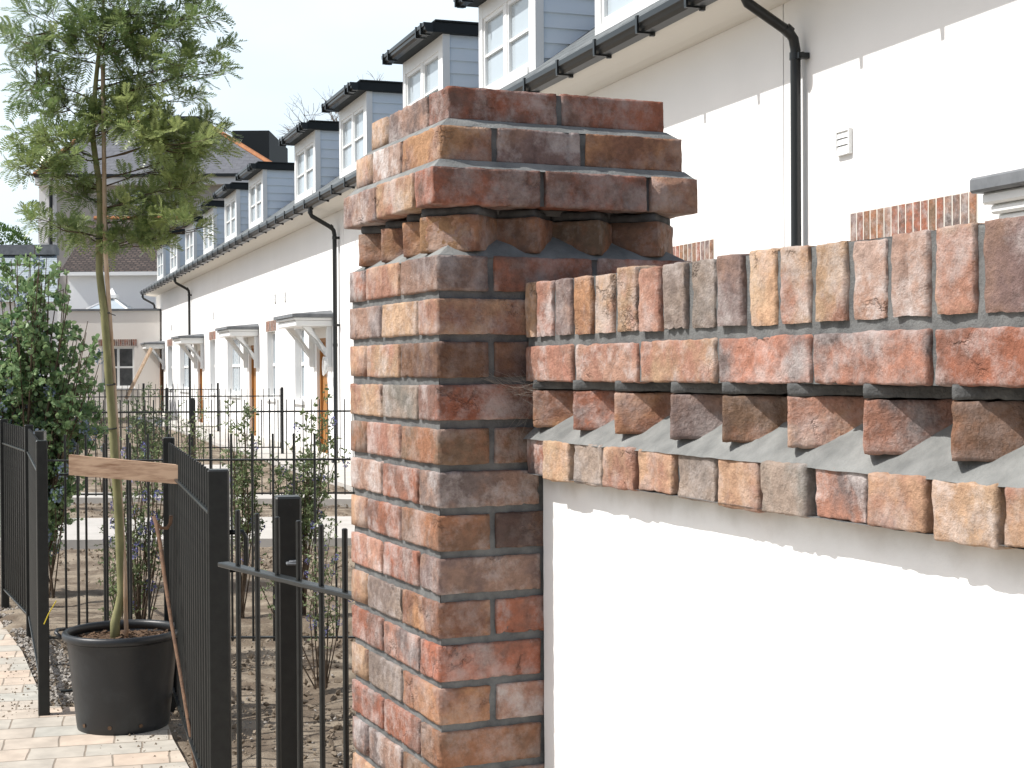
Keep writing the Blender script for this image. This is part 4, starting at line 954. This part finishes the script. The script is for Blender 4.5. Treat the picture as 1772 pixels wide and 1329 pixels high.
tops = [(300, 700), (345, 690), (350, 705), (335, 720), (320, 730), (360, 730), (340, 745), (310, 720)]
shrub('small_shrub', 'wispy low shrub by the second garden railings in front of the terrace', gnd(335, 16.5), px_tops(tops, 16.5, .3), M['smallleaf'], .03, 6, None, 0, .005, .4, .14, reach=.5, tw=12)
tops = [(205, 880), (185, 900), (215, 920), (180, 950), (200, 960), (195, 1000), (215, 1010), (225, 1030), (240, 1040), (190, 1050), (255, 1020)]
shrub('small_shrub', 'dark small leaved shrub low behind the pot and trunk', gnd(210, 8.6), px_tops(tops, 8.6, .12), M['smallleaf'], .02, 7, M['flower'], .03, .004, .5, .07, fsize=.012, reach=.55, tw=13)
tops = [(15, 700), (30, 690), (60, 720), (100, 740), (120, 760), (90, 780), (130, 800), (40, 760)]
shrub('small_shrub', 'low green shrub under the tall bush behind the left post', gnd(85, 10.2), px_tops(tops, 10.2, .15), M['ceanothus'], .03, 8, M['paleflower'], .06, .005, .6, .1, fsize=.02, reach=.6, tw=12)
tops = [(178, 690), (190, 672), (200, 700), (175, 720), (160, 700), (150, 715)]
shrub('small_shrub', 'hazy grey green shrub left of the round bush before the annex', gnd(180, 19), px_tops(tops, 19, .3), M['silverleaf'], .03, 8, M['paleflower'], .05, .005, .4, .17, fsize=.03, reach=.6, tw=16)

# ------------------------------------------------------------------ background buildings
def bpt(x, y, Y): return atY(x, y, Y)
def quadbox(b_, x0, x1, y0, y1, Y, dep, zb=None):
    a = bpt(x0, y0, Y); c = bpt(x1, y1, Y); b_.box(min(a.x, c.x), max(a.x, c.x), Y, Y + dep, (c.z if zb is None else zb), a.z)
# cream annex
an = tag(empty('annex', (0, 0, 0)), 'flat roofed cream annex closing the far end of the terrace', 'annex')
Ya = 50.3; xR = TW0.x + U.x * S_END + .05; zt = bpt(200, 538, Ya).z
wl, wr = bpt(175, 600, Ya).x, bpt(232, 600, Ya).x; wt, wb_ = bpt(200, 600, Ya).z, bpt(200, 671, Ya).z; xl = bpt(-200, 600, Ya).x
b_ = MB(); b_.box(xl, wl, Ya, Ya + .3, -.1, zt); b_.box(wr, xR + .5, Ya, Ya + .3, -.1, zt); b_.box(wl, wr, Ya, Ya + .3, -.1, wb_); b_.box(wl, wr, Ya, Ya + .3, wt, zt); b_.box(xl, xR + .5, Ya + .3, Ya + 5, -.1, zt - .02); b_.build('wall', M['cream_render'], an)
b_ = MB(); b_.box(xl, xR + .5, Ya - .06, Ya + .35, zt + .002, zt + .07); b_.build('parapet_cap', M['lead'], an)
b_ = MB(); t = .07
b_.box(wl, wl + t, Ya + .06, Ya + .14, wb_, wt); b_.box(wr - t, wr, Ya + .06, Ya + .14, wb_, wt); b_.box(wl + t, wr - t, Ya + .06, Ya + .14, wt - t, wt); b_.box(wl + t, wr - t, Ya + .06, Ya + .14, wb_, wb_ + t)
b_.box((wl + wr) / 2 - .04, (wl + wr) / 2 + .04, Ya + .07, Ya + .14, wb_ + t, wt - t); b_.box(wl + t, (wl + wr) / 2 - .04, Ya + .072, Ya + .14, (wb_ + wt) / 2 - .03, (wb_ + wt) / 2 + .03); b_.box((wl + wr) / 2 + .04, wr - t, Ya + .072, Ya + .14, (wb_ + wt) / 2 - .03, (wb_ + wt) / 2 + .03)
wn = b_.build('window', M['white_paint'], an); b_ = MB(); b_.box(wl + t, wr - t, Ya + .1, Ya + .12, wb_ + t, wt - t); b_.build('pane', M['glass_dark'], wn); b_ = MB(); b_.box(wl - .05, wr + .05, Ya - .06, Ya + .05, wb_ - .08, wb_ - .003); b_.build('sill', M['white_paint'], wn)
b_ = MB(); f = lambda p: Vector((p.x, p.y, p.z)); n_ = 18; lw = (wr - wl + .2) / n_
for i in range(n_): brick(b_, f, wl - .1 + i * lw + .006, wl - .1 + (i + 1) * lw - .006, Ya - .012, Ya + .02, wt + .03, wt + .25, random.choice('RBDPR'), .06, r=.004, amp=.3)
b_.build('brick_lintel', M['brick'], an)
b_ = MB(); b_.box(wl - .1, wr + .1, Ya - .005, Ya - .001, wt + .02, wt + .26); b_.build('lintel_mortar', M['soffit'], an)
# roof lantern
ln_ = tag(empty('roof_lantern', (0, 0, 0)), 'small glazed pyramid roof lantern on the annex roof', 'roof lantern'); Yl = Ya + 2.2
a, c, t_ = bpt(160, 537, Yl), bpt(229, 537, Yl), bpt(195, 520, Yl); dd = c.x - a.x; z0 = zt
base = [Vector((a.x, Yl - dd / 2, z0)), Vector((c.x, Yl - dd / 2, z0)), Vector((c.x, Yl + dd / 2, z0)), Vector((a.x, Yl + dd / 2, z0))]; ap = Vector(((a.x + c.x) / 2, Yl, t_.z + .1)); base = [v + ZUP * .12 for v in base]
b_ = MB(); b_.add(base + [ap], [(0, 1, 4), (1, 2, 4), (2, 3, 4), (3, 0, 4)]); b_.build('glazing', M['glass'], ln_)
b_ = MB(); b_.box(a.x - .03, c.x + .03, Yl - dd / 2 - .03, Yl + dd / 2 + .03, z0 - .02, z0 + .12)
for v in base: b_.tube([v, ap], .04, 6)
b_.box(ap.x - .2, ap.x + .2, ap.y - .2, ap.y + .2, ap.z - .02, ap.z + .1); b_.add([(ap.x - .18, ap.y - .18, ap.z + .1), (ap.x + .18, ap.y - .18, ap.z + .1), (ap.x + .18, ap.y + .18, ap.z + .1), (ap.x - .18, ap.y + .18, ap.z + .1), (ap.x, ap.y, ap.z + .35)], [(0, 1, 4), (1, 2, 4), (2, 3, 4), (3, 0, 4)])
b_.build('frame', M['white_paint'], ln_)
# tiled cottage
ct = tag(empty('cottage', (0, 0, 0)), 'white cottage with brown tiled roof behind the annex', 'house'); Yc = 58
b_ = MB(); a, c = bpt(118, 472, Yc), bpt(330, 472, Yc); b_.box(a.x, c.x, Yc, Yc + 7, 0, a.z); b_.build('wall', M['cottage_render'], ct)
e0, e1 = bpt(103, 470, Yc - .3), bpt(335, 470, Yc - .3); r0_, r1_ = bpt(163, 378, Yc + 3.5), bpt(335, 378, Yc + 3.5); bk0, bk1 = Vector((e0.x, Yc + 7.3, e0.z)), Vector((e1.x, Yc + 7.3, e1.z))
def roofmesh(name, quads, m_, par, ax='x'):   # roof planes with their own uv-like local plane -> rotate pattern into plane
    for q_ in quads:
        o_ = q_[0]; ux = (q_[1] - q_[0]).normalized(); n_ = ux.cross(q_[-1] - q_[0]).normalized(); uy = n_.cross(ux)
        mt_ = Matrix((( ux.x, uy.x, n_.x, o_.x), (ux.y, uy.y, n_.y, o_.y), (ux.z, uy.z, n_.z, o_.z), (0, 0, 0, 1))); inv = mt_.inverted()
        b2 = MB(); b2.add([inv @ v for v in q_], [tuple(range(len(q_)))]); o = b2.build(name, m_, par); o.matrix_local = mt_
roofmesh('roof', [[e0, e1, r1_, r0_], [bk1, bk0, r0_, r1_], [bk0, e0, r0_]], M['brown_tile'], ct)
b_ = MB(); b_.tube([r0_, r1_], .1, 8); b_.build('ridge', M['ridge_tile'], ct)
b_ = MB(); b_.box(e0.x, e1.x, Yc - .36, Yc - .26, e0.z - .16, e0.z - .02); b_.build('fascia', M['white_paint'], ct)
# big hipped house
bh = tag(empty('large_house', (0, 0, 0)), 'large beige house with grey hipped slate roof and orange ridge tiles far left', 'house'); Yb = 68
a, c = bpt(64, 304, Yb), bpt(560, 304, Yb); b_ = MB(); b_.box(a.x + .9, c.x, Yb, Yb + 12, 0, a.z); b_.build('wall', M['beige_render'], bh)
b_ = MB(); b_.box(a.x + .1, a.x + .895, Yb - .05, Yb + 12, 0, a.z)
for k in range(14): b_.box(a.x + .06, a.x + .5 + .3 * (k % 2), Yb - .09, Yb - .052, k * .62, k * .62 + .55)
b_.build('quoins', M['far_render'], bh)
eL, eR = bpt(60, 303, Yb - .5), bpt(500, 303, Yb - .5); hL, hR = bpt(170, 212, Yb + 5), bpt(352, 212, Yb + 5); bL, bR = Vector((eL.x, Yb + 12, eL.z)), Vector((eR.x, Yb + 12, eR.z))
roofmesh('roof', [[eL, eR, hR, hL], [bR, bL, hL, hR], [bL, eL, hL], [eR, bR, hR]], M['far_slate'], bh)
b_ = MB(); b_.tube([eL, hL], .13, 6); b_.tube([eR, hR], .13, 6); b_.tube([hL, hR], .13, 6); b_.build('ridge', M['ridge_tile'], bh)
b_ = MB(); b_.box(eL.x, eR.x + 1, Yb - .62, Yb - .5, eL.z - .12, eL.z + .02); b_.build('gutter', M['black_plastic'], bh)
b_ = MB(); b_.box(eL.x, eR.x + 1, Yb - .5, Yb - .002, eL.z - .45, eL.z - .1); b_.build('fascia', M['white_paint'], bh)
for (x0, x1, y0, y1) in ((402, 466, 226, 282), (298, 348, 201, 262)):
    b_ = MB(); quadbox(b_, x0, x1, y0, y1, Yb + 4.0, 6); dm = b_.build('roof_dormer', M['roof_felt'], bh)
b_ = MB(); quadbox(b_, 352, 362, 203, 215, Yb + 4.2, 1); b_.build('rooflight', M['white_paint'], bh)
for (x0, x1, y0, y1) in ((215, 246, 325, 352), (297, 322, 324, 344), (300, 325, 368, 400)):
    b_ = MB(); quadbox(b_, x0, x1, y0, y1, Yb - .04, .03); wn = b_.build('window', M['white_paint'], bh)
    xm = (x0 + x1) / 2
    b_ = MB(); quadbox(b_, x0 + 2, xm - 1, y0 + 2, y1 - 2, Yb - .06, .018); quadbox(b_, xm + 1, x1 - 2, y0 + 2, y1 - 2, Yb - .06, .018); b_.build('pane', M['glass'], wn)
    b_ = MB(); quadbox(b_, x0 - 2, x1 + 2, y1, y1 + 4, Yb - .16, .15); b_.build('sill', M['white_paint'], wn)
b_ = MB(); p0, p1 = bpt(88, 308, Yb - .15), bpt(88, 430, Yb - .15); b_.tube([p0, p1], .08, 8); b_.build('downpipe', M['black_plastic'], bh)
# low slate roofed building at left edge
lb_ = tag(empty('outbuilding', (0, 0, 0)), 'low white outbuilding with pale slate roof behind the tall shrub at left', 'building'); Ys = 44
a, c = bpt(-150, 520, Ys), bpt(99, 520, Ys); b_ = MB(); b_.box(a.x, c.x, Ys, Ys + .4, 0, a.z); b_.build('wall', M['far_render'], lb_)
e0, e1 = bpt(-160, 522, Ys - .2), bpt(100, 522, Ys - .2); r0_, r1_ = bpt(-160, 440, Ys + 2.6), bpt(98.5, 440, Ys + 2.6)
bk1 = bpt(100, 522, Ys + 5.2); bk1.z = e1.z; bk0 = Vector((e0.x, Ys + 5.2, e0.z)); roofmesh('roof', [[e0, e1, r1_, r0_], [bk1, bk0, r0_, r1_], [e1, bk1, r1_]], M['pale_slate'], lb_)
b_ = MB(); b_.box(r0_.x, r1_.x, r0_.y - .25, r0_.y + .25, r0_.z - .05, r0_.z + .26); b_.build('ridge_flashing', M['lead'], lb_)
b_ = MB(); x0_, x1_ = bpt(-40, 600, Ys).x, bpt(32, 600, Ys).x; n_ = 16; lw = (x1_ - x0_) / n_; z0_ = bpt(0, 662, Ys).z
for i in range(n_): brick(b_, f, x0_ + i * lw + .005, x0_ + (i + 1) * lw - .005, Ys - .012, Ys + .02, z0_, z0_ + .24, random.choice('RBDPR'), .06, r=.004, amp=.3)
b_.build('brick_lintel', M['brick'], lb_)
b_ = MB(); b_.box(x0_, x1_, Ys - .03, Ys - .015, z0_ - 1.1, z0_ - .01); b_.build('pane', M['glass_dark'], lb_)
# thin slanting bar in front of the annex
b_ = MB(); p0, p1 = atY(262, 602, Ya - 1.2), atY(218, 690, Ya - 1.6); b_.tube([p0, p1], .06, 4); tag(b_.build('slanting_bar', M['stake']), 'thin slanting bar in front of the cream annex', 'prop')
# trees far behind
def bare_tree(label, x, ytop, ybase, Y, spread, seed):
    r2 = random.Random(seed); root = tag(empty('bare_tree', gnd(x, Y)), label, 'tree'); b_ = MB(); base = gnd(x, Y); top = atY(x, ytop, Y)
    fork = base + (top - base) * .72
    t_ = MB(); t_.tube([base, fork], [.2, .1], 8, False)
    def br(p, d, ln, r_, n_):
        e_ = p + d * ln; b_.tube([p, (p + e_) / 2 + Vector((r2.gauss(0, .05), 0, .04)) * ln, e_], [r_, r_ * .8, r_ * .6], 4, False)
        if n_ == 0: return
        for k in range(3): br(p.lerp(e_, r2.uniform(.55, 1)), (d + Vector((r2.gauss(0, .55), r2.gauss(0, .55), r2.gauss(.1, .35)))).normalized(), ln * r2.uniform(.6, .8), r_ * .6, n_ - 1)
    H_ = (top - fork).length
    for k in range(6): br(fork, Vector((r2.gauss(0, .55) * spread, r2.gauss(0, .4), 1)).normalized(), H_ * .42, .05, 4)
    for nm, mm in (('trunk', t_), ('twigs', b_)): o = mm.build(nm, M['twig'], None); o.parent = root; o.location = -base
bare_tree('bare twiggy tree top showing beyond the fourth dormer roof', 588, 158, 300, 62, 1.2, 3)
bare_tree('bare twiggy tree top peeping beside the third dormer roof', 690, 112, 300, 60, 1.2, 8)
gt_ = tag(empty('leafy_tree', gnd(8, 85)), 'distant green leafy tree at the far left edge above the outbuilding', 'tree'); lb2 = MB(); tb = MB(); cen = atY(5, 425, 85)
tb.tube([gnd(8, 85), cen], [.3, .15], 8)
for k in range(2600):
    v = Vector((rd.gauss(0, 1), rd.gauss(0, 1), rd.gauss(0, 1))).normalized() * rd.uniform(.6, 1) ** .5; bump_ = 1 + .35 * nse(v.x * 2.5, v.y * 2.5, v.z * 2.5); leaf(lb2, cen + Vector((v.x * 1.35, v.y * 1.3, v.z * 1.15)) * bump_, v + Vector((rd.gauss(0, .6), rd.gauss(0, .6), rd.gauss(0, .6))), .16, rd.random())
for nm, mm, mt in (('trunk', tb, M['bark_brown']), ('crown', lb2, M['tree_leaf'])): o = mm.build(nm, mt, None); o.parent = gt_; o.location = -Vector(gt_.location)
